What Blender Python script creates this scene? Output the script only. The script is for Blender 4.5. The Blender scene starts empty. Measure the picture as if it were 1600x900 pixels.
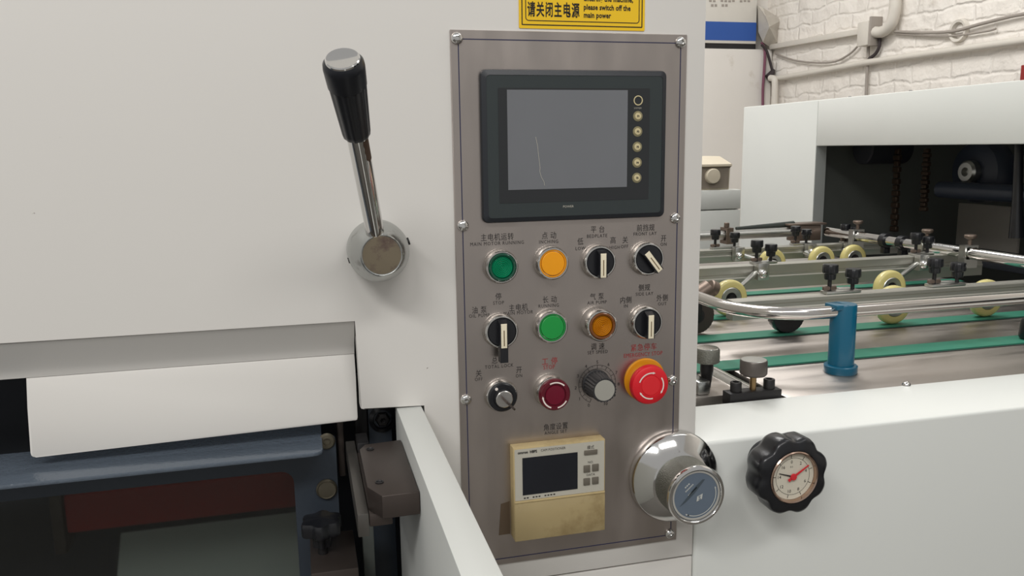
import bpy, bmesh, math, random
from mathutils import Vector, Matrix
random.seed(4)
PI = math.pi
S = bpy.context.scene
COL = S.collection

# ------------------------------------------------------------------ camera
CAM = Vector((-0.13623, -0.73928, 1.34601)); FPX = 1271.81
YAW, PITCH, ROLL = 0.251248, 0.170677, -0.0140206
ca, sa, cb, sb, cc, sc = math.cos(YAW), math.sin(YAW), math.cos(PITCH), math.sin(PITCH), math.cos(ROLL), math.sin(ROLL)
ROT = (Matrix(((cc, -sc, 0), (sc, cc, 0), (0, 0, 1))) @ Matrix(((1, 0, 0), (0, cb, -sb), (0, sb, cb)))
       @ Matrix(((1, 0, 0), (0, 0, -1), (0, 1, 0))) @ Matrix(((ca, -sa, 0), (sa, ca, 0), (0, 0, 1))))
cam_data = bpy.data.cameras.new('camera')
cam_data.sensor_width = 36.0; cam_data.lens = 36.0 * FPX / 1600.0; cam_data.clip_start = 0.02
cam = bpy.data.objects.new('camera', cam_data); COL.objects.link(cam)
r0, r1, r2 = ROT[0], ROT[1], ROT[2]
cam.matrix_world = Matrix(((r0[0], -r1[0], -r2[0], CAM.x), (r0[1], -r1[1], -r2[1], CAM.y), (r0[2], -r1[2], -r2[2], CAM.z), (0, 0, 0, 1)))
cam_data.dof.use_dof = False
S.camera = cam

# ------------------------------------------------------------------ light
S.view_settings.view_transform = 'Standard'; S.view_settings.look = 'None'
S.view_settings.gamma = 1.0; S.view_settings.use_curve_mapping = False
S.view_settings.exposure = 0.0
W = bpy.data.worlds.new('hall_light'); S.world = W; W.use_nodes = True
W.node_tree.nodes['Background'].inputs[0].default_value = (1.0, 0.99, 0.97, 1)
W.node_tree.nodes['Background'].inputs[1].default_value = 0.43

def area(name, loc, target, sx, sy, power, color=(1, 0.985, 0.96)):
    d = bpy.data.lights.new(name, 'AREA'); d.shape = 'RECTANGLE'; d.size = sx; d.size_y = sy; d.energy = power; d.color = color
    o = bpy.data.objects.new(name, d); COL.objects.link(o); o.location = loc
    o.rotation_euler = (Vector(target) - Vector(loc)).to_track_quat('-Z', 'Y').to_euler()
    return o
area('ceiling_lamp_left', (-1.45, -2.0, 3.2), (-0.1, 0.0, 1.15), 1.5, 0.35, 38)
area('ceiling_lamp_middle', (0.35, -2.0, 3.3), (0.05, 0.0, 1.15), 1.5, 0.35, 18)
area('ceiling_lamp_side', (1.7, -0.5, 3.5), (1.2, 0.4, 1.0), 1.6, 0.5, 8)
area('ceiling_lamp_far', (1.0, 2.4, 3.6), (1.6, 2.6, 1.0), 1.6, 0.6, 46)
area('feeder_fill_light', (0.1, 1.2, 3.5), (1.0, 1.0, 1.0), 1.5, 0.4, 30)  # added fill light, brightens the cabinet face towards the table

# ------------------------------------------------------------------ placing helper: the point of a known plane seen at a photograph position
def at(px, py, **k):
    d = ROT.transposed() @ Vector(((px - 800) / FPX, (py - 450) / FPX, 1.0))
    a, v = next(iter(k.items())); i = 'XYZ'.index(a)
    return CAM + d * ((v - CAM[i]) / d[i])

# ------------------------------------------------------------------ materials
def lin(c):
    return tuple((x / 255 / 12.92 if x / 255 <= 0.04045 else ((x / 255 + 0.055) / 1.055) ** 2.4) for x in c) + (1,)
MATS = {}
def mat(name, rgb, rough=0.5, metal=0.0, var=0.06, scale=20, stretch=(1, 1, 1), bump=0.0, bscale=200, dark=None, dthr=(0.62, 0.7), dscale=30,
        trans=0.0, alpha=1.0, spec=0.5, coat=0.0, emit=0.0, rvar=0.0, ior=1.45):
    if name in MATS: return MATS[name]
    m = bpy.data.materials.new(name); m.use_nodes = True; nt = m.node_tree; N = nt.nodes; L = nt.links
    b = N['Principled BSDF']; base = lin(rgb)
    tc = N.new('ShaderNodeTexCoord'); mp = N.new('ShaderNodeMapping'); mp.inputs['Scale'].default_value = stretch
    L.new(tc.outputs['Object'], mp.inputs['Vector'])
    nz = N.new('ShaderNodeTexNoise'); nz.inputs['Scale'].default_value = scale; nz.inputs['Detail'].default_value = 5
    L.new(mp.outputs['Vector'], nz.inputs['Vector'])
    ramp = N.new('ShaderNodeMixRGB'); ramp.inputs[1].default_value = tuple(x * (1 - var) for x in base[:3]) + (1,)
    ramp.inputs[2].default_value = tuple(min(1, x * (1 + var)) for x in base[:3]) + (1,)
    L.new(nz.outputs['Fac'], ramp.inputs[0]); out = ramp.outputs[0]
    if dark:
        n2 = N.new('ShaderNodeTexNoise'); n2.inputs['Scale'].default_value = dscale; n2.inputs['Detail'].default_value = 8; n2.inputs['Roughness'].default_value = 0.65
        L.new(tc.outputs['Object'], n2.inputs['Vector'])
        cr = N.new('ShaderNodeMapRange'); cr.inputs[1].default_value = dthr[0]; cr.inputs[2].default_value = dthr[1]
        L.new(n2.outputs['Fac'], cr.inputs[0])
        mx = N.new('ShaderNodeMixRGB'); mx.inputs[2].default_value = lin(dark); L.new(out, mx.inputs[1]); L.new(cr.outputs[0], mx.inputs[0]); out = mx.outputs[0]
    L.new(out, b.inputs['Base Color'])
    b.inputs['Metallic'].default_value = metal; b.inputs['Roughness'].default_value = rough
    if rvar:
        rr = N.new('ShaderNodeMapRange'); rr.inputs[3].default_value = max(0.02, rough - rvar); rr.inputs[4].default_value = rough + rvar
        rr.inputs[1].default_value = 0.3; rr.inputs[2].default_value = 0.7
        L.new(nz.outputs['Fac'], rr.inputs[0]); L.new(rr.outputs[0], b.inputs['Roughness'])
    b.inputs['Specular IOR Level'].default_value = spec; b.inputs['IOR'].default_value = ior
    b.inputs['Transmission Weight'].default_value = trans; b.inputs['Alpha'].default_value = alpha
    b.inputs['Coat Weight'].default_value = coat; b.inputs['Coat Roughness'].default_value = 0.08
    if emit:
        b.inputs['Emission Color'].default_value = base; b.inputs['Emission Strength'].default_value = emit
    if bump:
        n3 = N.new('ShaderNodeTexNoise'); n3.inputs['Scale'].default_value = bscale; n3.inputs['Detail'].default_value = 3
        L.new(mp.outputs['Vector'], n3.inputs['Vector'])
        bp = N.new('ShaderNodeBump'); bp.inputs['Strength'].default_value = bump; bp.inputs['Distance'].default_value = 0.002
        L.new(n3.outputs['Fac'], bp.inputs['Height']); L.new(bp.outputs[0], b.inputs['Normal'])
    MATS[name] = m; return m

WHITE = mat('white_paint', (217, 214, 209), 0.38, var=0.025, scale=4, bump=0.05, bscale=18, dark=(120, 112, 100), dthr=(0.735, 0.76), dscale=38)
WHITE2 = mat('white_paint_cool', (220, 222, 218), 0.35, var=0.025, scale=4, bump=0.04, bscale=14, dark=(120, 112, 100), dthr=(0.74, 0.77), dscale=45)
STEEL = mat('brushed_panel_steel', (182, 173, 167), 0.36, 1.0, var=0.10, scale=9, stretch=(3, 1, 0.8), bump=0.03, bscale=60, rvar=0.10)
TABLE = mat('table_steel', (182, 175, 169), 0.38, 1.0, var=0.10, scale=10, stretch=(0.5, 5, 1), rvar=0.10)
CHROME = mat('chrome', (215, 214, 212), 0.10, 1.0, var=0.03, dark=(120, 110, 100), dthr=(0.66, 0.78), dscale=60)
DULLCHROME = mat('worn_chrome', (178, 180, 178), 0.27, 1.0, var=0.08, scale=30, dark=(95, 92, 86), dthr=(0.60, 0.75), dscale=55, bump=0.15, bscale=120)
BRASSY = mat('worn_hub_face', (150, 138, 118), 0.33, 1.0, var=0.16, scale=40, dark=(112, 92, 90), dthr=(0.5, 0.7), dscale=60)
ALU = mat('aluminium', (182, 180, 172), 0.46, 1.0, var=0.05, scale=12, stretch=(0.3, 3, 3))
ALUMATT = mat('satin_aluminium', (196, 196, 192), 0.3, 1.0, var=0.04)
BLACKP = mat('black_plastic', (24, 25, 29), 0.3, var=0.1, coat=0.15)
BLACKG = mat('black_grip', (27, 29, 35), 0.34, var=0.1, spec=0.45)
BLACKM = mat('black_steel', (50, 49, 50), 0.42, 0.6, var=0.15)
DARKST = mat('dark_brown_steel', (74, 66, 62), 0.42, 0.55, var=0.14, scale=25)
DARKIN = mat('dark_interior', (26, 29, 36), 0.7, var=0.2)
NAVY = mat('navy_machine_paint', (50, 57, 66), 0.42, var=0.06, bump=0.12, bscale=160)
NAVYTOP = mat('blue_grey_hammered_paint', (86, 95, 106), 0.22, var=0.05, bump=0.30, bscale=260, spec=0.6)
GREYIN = mat('grey_interior_paint', (88, 92, 88), 0.6, var=0.06)
LINEBLUE = mat('dark_blue_line', (38, 40, 72), 0.5, var=0.05)
INK = mat('black_ink', (48, 45, 44), 0.5, var=0.1)
REDINK = mat('red_ink', (158, 52, 54), 0.5, var=0.1)
HMI = mat('charcoal_plastic', (50, 57, 58), 0.42, var=0.05)
HMI2 = mat('black_charcoal_plastic', (38, 41, 46), 0.38, var=0.05)
HMI3 = mat('dark_membrane', (42, 44, 46), 0.36, var=0.05)
SCREEN = mat('touch_screen_film', (112, 114, 118), 0.22, var=0.10, scale=9, spec=0.6)
CREAM = mat('cream_plastic', (206, 192, 150), 0.5, var=0.04)
YELLOWBEIGE = mat('yellowed_plastic', (190, 170, 126), 0.5, var=0.08, scale=25, dark=(152, 130, 92), dthr=(0.52, 0.75), dscale=25)
YELLOWLID = mat('taped_yellow_lid', (170, 152, 112), 0.30, var=0.10, scale=18, dark=(140, 120, 82), dthr=(0.5, 0.7), dscale=22, coat=0.3, bump=0.15, bscale=40)
PALEGREY = mat('pale_grey_face', (186, 182, 170), 0.5, var=0.03)
LCD = mat('dark_lcd', (32, 34, 40), 0.18, var=0.2)
KEYGREY = mat('grey_rubber_key', (104, 98, 88), 0.6, var=0.05)
STICKER = mat('yellow_sticker', (240, 196, 34), 0.4, var=0.02)
BLACKINK = mat('sticker_black', (22, 22, 22), 0.5)
GREEN1 = mat('green_lens', (16, 136, 94), 0.14, var=0.2, coat=0.5)
GREEN2 = mat('green_button', (28, 148, 66), 0.4, var=0.04)
YELLOW = mat('yellow_button', (242, 160, 18), 0.4, var=0.04)
AMBER = mat('amber_lens', (186, 118, 18), 0.14, var=0.25, coat=0.5)
AMBERD = mat('dark_amber_rim', (112, 62, 16), 0.2, coat=0.5)
MAROON = mat('dark_red_lens', (104, 8, 36), 0.18, var=0.25, coat=0.5)
MAROOND = mat('dark_red_ring', (92, 14, 32), 0.3, coat=0.3)
RED = mat('red_button', (214, 30, 42), 0.36, var=0.03)
REDIN = mat('red_button_centre', (222, 42, 50), 0.36, var=0.03)
ORANGE = mat('amber_collar', (216, 142, 22), 0.4, var=0.04)
IVORY = mat('ivory_pointer', (226, 216, 190), 0.5)
WHITEINK = mat('white_print', (232, 222, 214), 0.5)
GREYCAP = mat('grey_knob_cap', (160, 158, 150), 0.45, var=0.03)
KNOBRUB = mat('grey_black_knob', (48, 48, 50), 0.45)
SILVER = mat('satin_bezel', (206, 204, 200), 0.24, 1.0, var=0.04)
KNURL = mat('knurled_grey_zinc', (132, 132, 124), 0.45, 0.85, var=0.2, scale=500, bump=0.6, bscale=700)
FACEBLUE = mat('blue_grey_dial', (98, 110, 124), 0.35, var=0.04)
FACEBLUED = mat('dark_dial_sector', (72, 82, 90), 0.35)
FACEWHITE = mat('dial_white_print', (188, 190, 186), 0.5)
DIALCREAM = mat('gauge_cream_face', (206, 200, 184), 0.45, var=0.02)
COPPER = mat('copper_chrome_ring', (186, 160, 144), 0.18, 1.0)
NEEDLER = mat('red_needle', (206, 48, 56), 0.4)
NEEDLEB = mat('black_needle', (40, 38, 38), 0.4)
BELT = mat('green_belt', (50, 122, 100), 0.5, var=0.10, scale=18, stretch=(0.5, 3, 1))
BELTEDGE = mat('dark_belt_edge', (44, 50, 46), 0.7)
TIRE = mat('yellow_polyurethane', (212, 200, 132), 0.25, var=0.06, trans=0.1, coat=0.3)
TEAL = mat('blue_post_paint', (0, 86, 114), 0.30, var=0.05, coat=0.3)
BROWNNUT = mat('bronzed_nut', (120, 106, 96), 0.42, 0.7, var=0.12)
PLUG = mat('dull_grey_brass', (106, 100, 86), 0.4, 0.7, var=0.12)
BRASS = mat('brass_stem', (142, 118, 84), 0.35, 0.9)
REDBAR = mat('red_painted_bar', (140, 32, 28), 0.5, var=0.2, scale=8)
PALEFLOOR = mat('haze_grey_green_panel', (146, 150, 144), 0.5, var=0.08, scale=6)  # tray colour lightened to carry the hazy reflections of the window pane
BEIGE = mat('beige_housing', (206, 196, 176), 0.5, var=0.03)
BLUEBAND = mat('blue_band', (42, 84, 160), 0.5, var=0.04)
CARTON = mat('white_board', (212, 208, 200), 0.5, var=0.03)
WALLW = mat('white_painted_brick', (236, 230, 222), 0.7, var=0.05, scale=3, bump=0.9, bscale=7, dark=(186, 176, 164), dthr=(0.62, 0.8), dscale=5)
def brick_relief(m):
    nt = m.node_tree; N = nt.nodes; L = nt.links; b = N['Principled BSDF']
    tc = N.new('ShaderNodeTexCoord'); mp = N.new('ShaderNodeMapping'); mp.inputs['Rotation'].default_value = (0, PI / 2, PI / 2)
    sep = N.new('ShaderNodeSeparateXYZ'); cmb = N.new('ShaderNodeCombineXYZ'); L.new(tc.outputs['Object'], sep.inputs[0])
    L.new(sep.outputs['Y'], cmb.inputs['X']); L.new(sep.outputs['Z'], cmb.inputs['Y'])
    br = N.new('ShaderNodeTexBrick'); br.inputs['Scale'].default_value = 1.0; br.inputs['Brick Width'].default_value = 0.26; br.inputs['Row Height'].default_value = 0.085
    br.inputs['Mortar Size'].default_value = 0.014; br.inputs['Mortar Smooth'].default_value = 1.0
    br.inputs['Color1'].default_value = (1, 1, 1, 1); br.inputs['Color2'].default_value = (0.8, 0.8, 0.8, 1); br.inputs['Mortar'].default_value = (0.3, 0.3, 0.3, 1)
    nz = N.new('ShaderNodeTexNoise'); nz.inputs['Scale'].default_value = 5; nz.inputs['Detail'].default_value = 7; L.new(tc.outputs['Object'], nz.inputs['Vector'])
    dm = N.new('ShaderNodeMixRGB'); dm.blend_type = 'ADD'; dm.inputs[0].default_value = 0.09; L.new(cmb.outputs[0], dm.inputs[1]); L.new(nz.outputs['Color'], dm.inputs[2]); L.new(dm.outputs[0], br.inputs['Vector'])
    mx = N.new('ShaderNodeMixRGB'); mx.inputs[0].default_value = 0.86; L.new(br.outputs['Color'], mx.inputs[1]); L.new(nz.outputs['Fac'], mx.inputs[2])
    bp = N.new('ShaderNodeBump'); bp.inputs['Strength'].default_value = 1.0; bp.inputs['Distance'].default_value = 0.05
    L.new(mx.outputs[0], bp.inputs['Height']); L.new(bp.outputs[0], b.inputs['Normal'])
brick_relief(WALLW)
WALLB = mat('grey_white_plaster', (226, 222, 216), 0.7, var=0.05, scale=3, bump=0.3, bscale=9, dark=(186, 176, 160), dthr=(0.6, 0.8), dscale=4)
CONDUIT = mat('painted_conduit', (212, 206, 196), 0.5, var=0.05)
CABLE = mat('grey_cable', (156, 148, 140), 0.6)
DARKCABLE = mat('dark_cable', (58, 50, 52), 0.6)
PLUM = mat('plum_cable', (122, 74, 92), 0.6)
BAGM = mat('crumpled_plastic', (186, 180, 170), 0.35, var=0.15, scale=14, bump=0.5, bscale=30)
CONCRETE = mat('concrete_floor', (112, 108, 102), 0.6, var=0.12, scale=3)
CHAINM = mat('oily_chain', (62, 50, 40), 0.5, 0.6, var=0.2)
def glass_mat():
    m = bpy.data.materials.new('smoked_acrylic'); m.use_nodes = True; b = m.node_tree.nodes['Principled BSDF']
    tc = m.node_tree.nodes.new('ShaderNodeTexCoord'); nz = m.node_tree.nodes.new('ShaderNodeTexNoise'); nz.inputs['Scale'].default_value = 14
    m.node_tree.links.new(tc.outputs['Object'], nz.inputs['Vector'])
    mr = m.node_tree.nodes.new('ShaderNodeMapRange'); mr.inputs[3].default_value = 0.05; mr.inputs[4].default_value = 0.14
    m.node_tree.links.new(nz.outputs['Fac'], mr.inputs[0]); m.node_tree.links.new(mr.outputs[0], b.inputs['Roughness'])
    b.inputs['Base Color'].default_value = (0.62, 0.66, 0.64, 1); b.inputs['Transmission Weight'].default_value = 1.0; b.inputs['IOR'].default_value = 1.45
    return m
ACRYLIC = glass_mat()
def clear_mat():
    m = bpy.data.materials.new('clear_gauge_glass'); m.use_nodes = True; b = m.node_tree.nodes['Principled BSDF']
    b.inputs['Base Color'].default_value = (0.98, 0.98, 0.98, 1); b.inputs['Transmission Weight'].default_value = 1.0; b.inputs['IOR'].default_value = 1.3; b.inputs['Roughness'].default_value = 0.03
    return m
CLEAR = clear_mat()

# ------------------------------------------------------------------ mesh builder
def basis(axis):
    w = Vector(axis).normalized(); t = Vector((0, 0, 1)) if abs(w.z) < 0.9 else Vector((1, 0, 0))
    u = t.cross(w).normalized(); return u, w.cross(u), w
class MB:
    def __init__(s): s.bm = bmesh.new()
    def box(s, x0, x1, y0, y1, z0, z1, bev=0.0, seg=2):
        g = bmesh.ops.create_cube(s.bm, size=1.0)['verts']
        for v in g:
            v.co = Vector(((x0 + x1) / 2 + v.co.x * (x1 - x0), (y0 + y1) / 2 + v.co.y * (y1 - y0), (z0 + z1) / 2 + v.co.z * (z1 - z0)))
        if bev:
            ed = list({e for v in g for e in v.link_edges})
            bmesh.ops.bevel(s.bm, geom=ed, offset=bev, segments=seg, profile=0.5, affect='EDGES')
        return s
    def lathe(s, prof, o, axis, seg=40, lobes=0, lamp=0.0, phase=0.0):
        u, v, w = basis(axis); o = Vector(o); prev = None
        for r, h in prof:
            if r < 1e-7: ring = [s.bm.verts.new(o + w * h)]
            else:
                ring = []
                for i in range(seg):
                    a = 2 * PI * i / seg
                    rr = r * (1 + lamp * math.cos(lobes * a + phase)) if lobes else r
                    ring.append(s.bm.verts.new(o + u * (rr * math.cos(a)) + v * (rr * math.sin(a)) + w * h))
            if prev:
                n, k = len(prev), len(ring)
                for i in range(seg):
                    j = (i + 1) % seg
                    if n == 1 and k == 1: break
                    if n == 1: s.bm.faces.new((prev[0], ring[i], ring[j]))
                    elif k == 1: s.bm.faces.new((prev[i], ring[0], prev[j]))
                    else: s.bm.faces.new((prev[i], ring[i], ring[j], prev[j]))
            prev = ring
        return s
    def cyl(s, a, b, r, seg=24, bev=0.0):
        a, b = Vector(a), Vector(b); h = (b - a).length
        p = [(0, 0), (r - bev, 0), (r, bev), (r, h - bev), (r - bev, h), (0, h)] if bev else [(0, 0), (r, 0), (r, h), (0, h)]
        return s.lathe(p, a, b - a, seg)
    def prism(s, poly, f, c0, c1, bev=0.0):
        a = [s.bm.verts.new(f(x, y, c0)) for x, y in poly]; b = [s.bm.verts.new(f(x, y, c1)) for x, y in poly]
        n = len(poly); fs = [s.bm.faces.new(a), s.bm.faces.new(b[::-1])]
        for i in range(n): fs.append(s.bm.faces.new((a[i], a[(i + 1) % n], b[(i + 1) % n], b[i])))
        if bev:
            bmesh.ops.bevel(s.bm, geom=list(fs[0].edges) + list(fs[1].edges), offset=bev, segments=2, profile=0.5, affect='EDGES')
        return s
    def tube(s, path, r, seg=12, caps=True):
        path = [Vector(p) for p in path]; rings = []; up = None
        for i, p in enumerate(path):
            t = (path[min(i + 1, len(path) - 1)] - path[max(i - 1, 0)]).normalized()
            if up is None: up = basis(t)[0]
            up = (up - t * up.dot(t)).normalized(); sd = t.cross(up)
            rad = r[i] if isinstance(r, (list, tuple)) else r
            rings.append([s.bm.verts.new(p + up * (rad * math.cos(2 * PI * k / seg)) + sd * (rad * math.sin(2 * PI * k / seg))) for k in range(seg)])
        for A, B in zip(rings, rings[1:]):
            for k in range(seg): s.bm.faces.new((A[k], B[k], B[(k + 1) % seg], A[(k + 1) % seg]))
        if caps: s.bm.faces.new(rings[0]); s.bm.faces.new(rings[-1][::-1])
        return s
    def quad(s, *pts):
        s.bm.faces.new([s.bm.verts.new(p) for p in pts]); return s

def XZ(a, b, c): return Vector((a, c, b))
def XY(a, b, c): return Vector((a, b, c))
def YZ(a, b, c): return Vector((c, a, b))
ORG = {}
def link_mesh(name, me, m, parent, loc=None):
    me.materials.clear(); me.materials.append(m)
    o = bpy.data.objects.new(name, me); COL.objects.link(o)
    if parent is not None:
        org = ORG[parent.name]; me.transform(Matrix.Translation(-org)); o.parent = parent; ORG[o.name] = org
    else:
        if loc is None:
            xs = [v.co for v in me.vertices]
            loc = Vector(((min(c.x for c in xs) + max(c.x for c in xs)) / 2, (min(c.y for c in xs) + max(c.y for c in xs)) / 2, min(c.z for c in xs)))
        loc = Vector(loc); me.transform(Matrix.Translation(-loc)); o.location = loc; ORG[o.name] = loc
    return o
def obj(name, mb, m, parent=None, smooth=38, loc=None, label=None):
    bm = mb.bm; bmesh.ops.recalc_face_normals(bm, faces=bm.faces[:])
    me = bpy.data.meshes.new(name); bm.to_mesh(me); bm.free()
    if smooth:
        me.polygons.foreach_set('use_smooth', [True] * len(me.polygons)); me.set_sharp_from_angle(angle=math.radians(smooth))
    o = link_mesh(name, me, m, parent, loc)
    if label: o['label'] = label
    return o
def thing(name, label, cat, loc, group=None):
    o = bpy.data.objects.new(name, None); COL.objects.link(o); o.location = loc; o.empty_display_size = 0.02; ORG[o.name] = Vector(loc)
    return tag(o, label, cat, group)
def tag(o, label, cat, group=None, kind=None):
    o['label'] = label; o['category'] = cat
    if group: o['group'] = group
    if kind: o['kind'] = kind
    return o
def struct(o, label=None):
    o['kind'] = 'structure'
    if label: o['label'] = label
    return o
def text(body, h, p, m, parent, name='lettering', sx=1.0, sp=1.0, align='CENTER', rot=0.0, y=None, thick=0.0, tilt=None):
    """flat lettering in the XZ plane facing -Y; h = capital height; p = centre point"""
    cu = bpy.data.curves.new(name, 'FONT'); cu.body = body; cu.size = h / 0.72; cu.align_x = align; cu.space_character = sp; cu.space_line = 0.95; cu.offset = thick; cu.resolution_u = 2
    o = bpy.data.objects.new('tmp_text', cu); COL.objects.link(o)
    bpy.context.view_layer.update()
    me = bpy.data.meshes.new_from_object(o.evaluated_get(bpy.context.evaluated_depsgraph_get()))
    bpy.data.objects.remove(o); bpy.data.curves.remove(cu)
    p = Vector(p); c, s = math.cos(rot), math.sin(rot)
    for v in me.vertices:
        x, z = v.co.x * sx, v.co.y - h / 2
        v.co = Vector((p.x + x * c - z * s, p.y, p.z + x * s + z * c))
    me.name = name
    return link_mesh(name, me, m, parent)
def marks(parent, pts, w, h, m, rot=0.0):
    """worn print that can no longer be read: a row of small flat dashes"""
    mb = MB(); cr, sr = math.cos(rot), math.sin(rot)
    for p in pts:
        q = [Vector((p.x + x * cr - z * sr, p.y, p.z + x * sr + z * cr)) for x, z in ((-w / 2, -h / 2), (w / 2, -h / 2), (w / 2, h / 2), (-w / 2, h / 2))]
        mb.quad(*q)
    o = obj('worn_print', mb, m, parent, smooth=0); o['kind'] = 'stuff'; return o
def rrect(x0, x1, z0, z1, r, n=5):
    P = []
    for cx, cz, a0 in ((x1 - r, z1 - r, 0), (x0 + r, z1 - r, 90), (x0 + r, z0 + r, 180), (x1 - r, z0 + r, 270)):
        for i in range(n + 1):
            a = math.radians(a0 + 90 * i / n); P.append((cx + r * math.cos(a), cz + r * math.sin(a)))
    return P
def frame_prism(mb, outer, inner, f, c0, c1):
    """closed frame between two outlines of equal point count"""
    n = len(outer); V = mb.bm.verts.new; F = mb.bm.faces.new
    oa, ob = [V(f(x, y, c0)) for x, y in outer], [V(f(x, y, c1)) for x, y in outer]
    ia, ib = [V(f(x, y, c0)) for x, y in inner], [V(f(x, y, c1)) for x, y in inner]
    for i in range(n):
        j = (i + 1) % n
        F((oa[i], oa[j], ia[j], ia[i])); F((ob[i], ib[i], ib[j], ob[j])); F((oa[i], ob[i], ob[j], oa[j])); F((ia[i], ia[j], ib[j], ib[i]))
    return mb
OUT = Vector((0, -1, 0))

# ================================================================== the hall
fl = obj('floor', MB().box(-4, 6, -4, 6, -0.1, 0.0), CONCRETE); struct(fl)
wr = obj('wall_right', MB().box(3.0, 3.2, -4, 4.6, 0, 4.2), WALLW); struct(wr)
wb = obj('wall_back', MB().box(-4, 3.0, 4.4, 4.6, 0, 4.2), WALLB); struct(wb)
lg = obj('trim_1', MB().box(-1.0, 2.99, 4.3, 4.4, 0.0, at(1150, 76, Y=4.3).z, 0.012), WALLB); struct(lg)

# ================================================================== press body
XR, XL, ZT = 0.2503, -1.3, 2.0
body = thing('press_housing', 'large white painted press housing behind the steel control panel', 'machine', (-0.4, 0.8, 0))
mb = MB()
poly = [(XL, 1.193), (-0.0935, 1.193), (-0.0935, 1.110), (-0.0925, 1.1078), (-0.0900, 1.107), (-0.0325, 1.107), (-0.0325, 0.9115), (XR, 0.9115), (XR, ZT), (XL, ZT)]
mb.prism(poly, XZ, 0.002, 0.016, bev=0.0012)
obj('front_sheet', mb, WHITE, body)
obj('lower_panel', MB().box(-0.0325, XR, 0.0025, 0.016, 0.0, 0.9095, 0.0012), WHITE, body)
obj('side_sheet', MB().box(XR - 0.014, XR, 0.0165, 1.75, 0.0, ZT, 0.001), WHITE, body)
obj('rear_housing', MB().box(XL, XR - 0.015, 0.35, 1.75, 0.0, ZT, 0.003), WHITE, body)
obj('interior_shade_block', MB().box(XL, -0.035, 0.13, 0.349, 0.0, 1.30, 0.002), DARKIN, body)  # dark blocks put in; their colour carries the shade inside the openings
obj('interior_shade_block', MB().box(-0.0335, -0.022, 0.017, 0.129, 0.0, 1.30), DARKIN, body)
# joggled cover: slanting band, then an upright lip that is cut away at the left
def sweep(prof, x0, x1, th, cut=None):
    mb = MB(); V = mb.bm.verts.new; n = len(prof)
    nor = []
    for i in range(n):
        a, b = Vector(prof[max(i - 1, 0)]), Vector(prof[min(i + 1, n - 1)]); d = (b - a).normalized(); nor.append(Vector((-d.y, d.x)))
    def side(x):
        f = [V((x, y, z)) for y, z in prof]; k = [V((x, y + abs(nor[i].x) * th, z + (nor[i].y * th if nor[i].x > 0 else -nor[i].y * th))) for i, (y, z) in enumerate(prof)]
        return f, k
    f0, k0 = side(x0); f1, k1 = side(x1); F = mb.bm.faces.new
    for i in range(n - 1):
        F((f0[i], f1[i], f1[i + 1], f0[i + 1])); F((k0[i], k0[i + 1], k1[i + 1], k1[i])); F((f0[i], f0[i + 1], k0[i + 1], k0[i])); F((f1[i], k1[i], k1[i + 1], f1[i + 1]))
    F((f0[0], k0[0], k1[0], f1[0])); F((f0[-1], f1[-1], k1[-1], k0[-1]))
    return mb
bandp = [(0.0035, 1.1912), (0.010, 1.182), (0.0175, 1.1715), (0.0225, 1.1640), (0.0250, 1.1595), (0.0262, 1.1555)]
cover = thing('guard_cover', 'white bent sheet-metal cover with a shaded slanting band above its lip', 'cover', (-0.5, 0.02, 1.09))
obj('band', sweep(bandp, XL, -0.0951, 0.002), WHITE, cover, smooth=60)
mb = MB()
lipo = [(-0.0951, 1.1552), (-0.3752, 1.1552), (-0.3752, 1.13), (-0.3748, 1.0915), (-0.3742, 1.0893), (-0.3728, 1.0879), (-0.3705, 1.0876), (-0.0978, 1.0932), (-0.0962, 1.0938), (-0.0955, 1.096), (-0.0952, 1.13)]
mb.prism(lipo, XZ, 0.0262, 0.0288, bev=0.0008)
for v in mb.bm.verts: v.co.y -= (1.1552 - v.co.z) * 0.20          # the lip leans outwards at its foot
obj('lip', mb, WHITE, cover)

# ---- guard door with window
door = thing('safety_guard', 'blue-grey hinged guard door with smoked window and folded top flange', 'machine door', (-0.6, 0.02, 0.3))
mb = MB(); frame_prism(mb, rrect(XL, -0.117, 0.30, 1.0740, 0.002), rrect(-1.2, -0.1575, 0.45, 1.0475, 0.012), XZ, 0.021, 0.033)
obj('door_frame', mb, NAVY, door)
fl_poly = [(XL, 0.058), (XL, -0.029), (-0.1385, -0.0205), (-0.134, -0.0195), (-0.1305, -0.0165), (-0.1295, -0.0125), (-0.1295, 0.058)]
obj('flange', MB().prism(fl_poly, XY, 1.0745, 1.0785, bev=0.0010), NAVYTOP, door)
obj('window_pane', MB().box(-1.21, -0.149, 0.0335, 0.0365, 0.44, 1.055), ACRYLIC, door)
b = at(510.5, 689.5, Y=0.02)
bo = obj('bolt', MB().lathe([(0, 0), (0.0078, 0), (0.0080, 0.0012), (0.0066, 0.003), (0.0036, 0.0034), (0.0034, 0.0012), (0, 0.0012)], (b.x, 0.021, b.z), OUT, 28), PLUG, door)
b = at(510.5, 764, Y=0.02)
bo = obj('plug', MB().lathe([(0, 0), (0.0098, 0), (0.0100, 0.002), (0.0086, 0.004), (0.0080, 0.0032), (0, 0.0032)], (b.x, 0.021, b.z), OUT, 32), PLUG, door)
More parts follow.
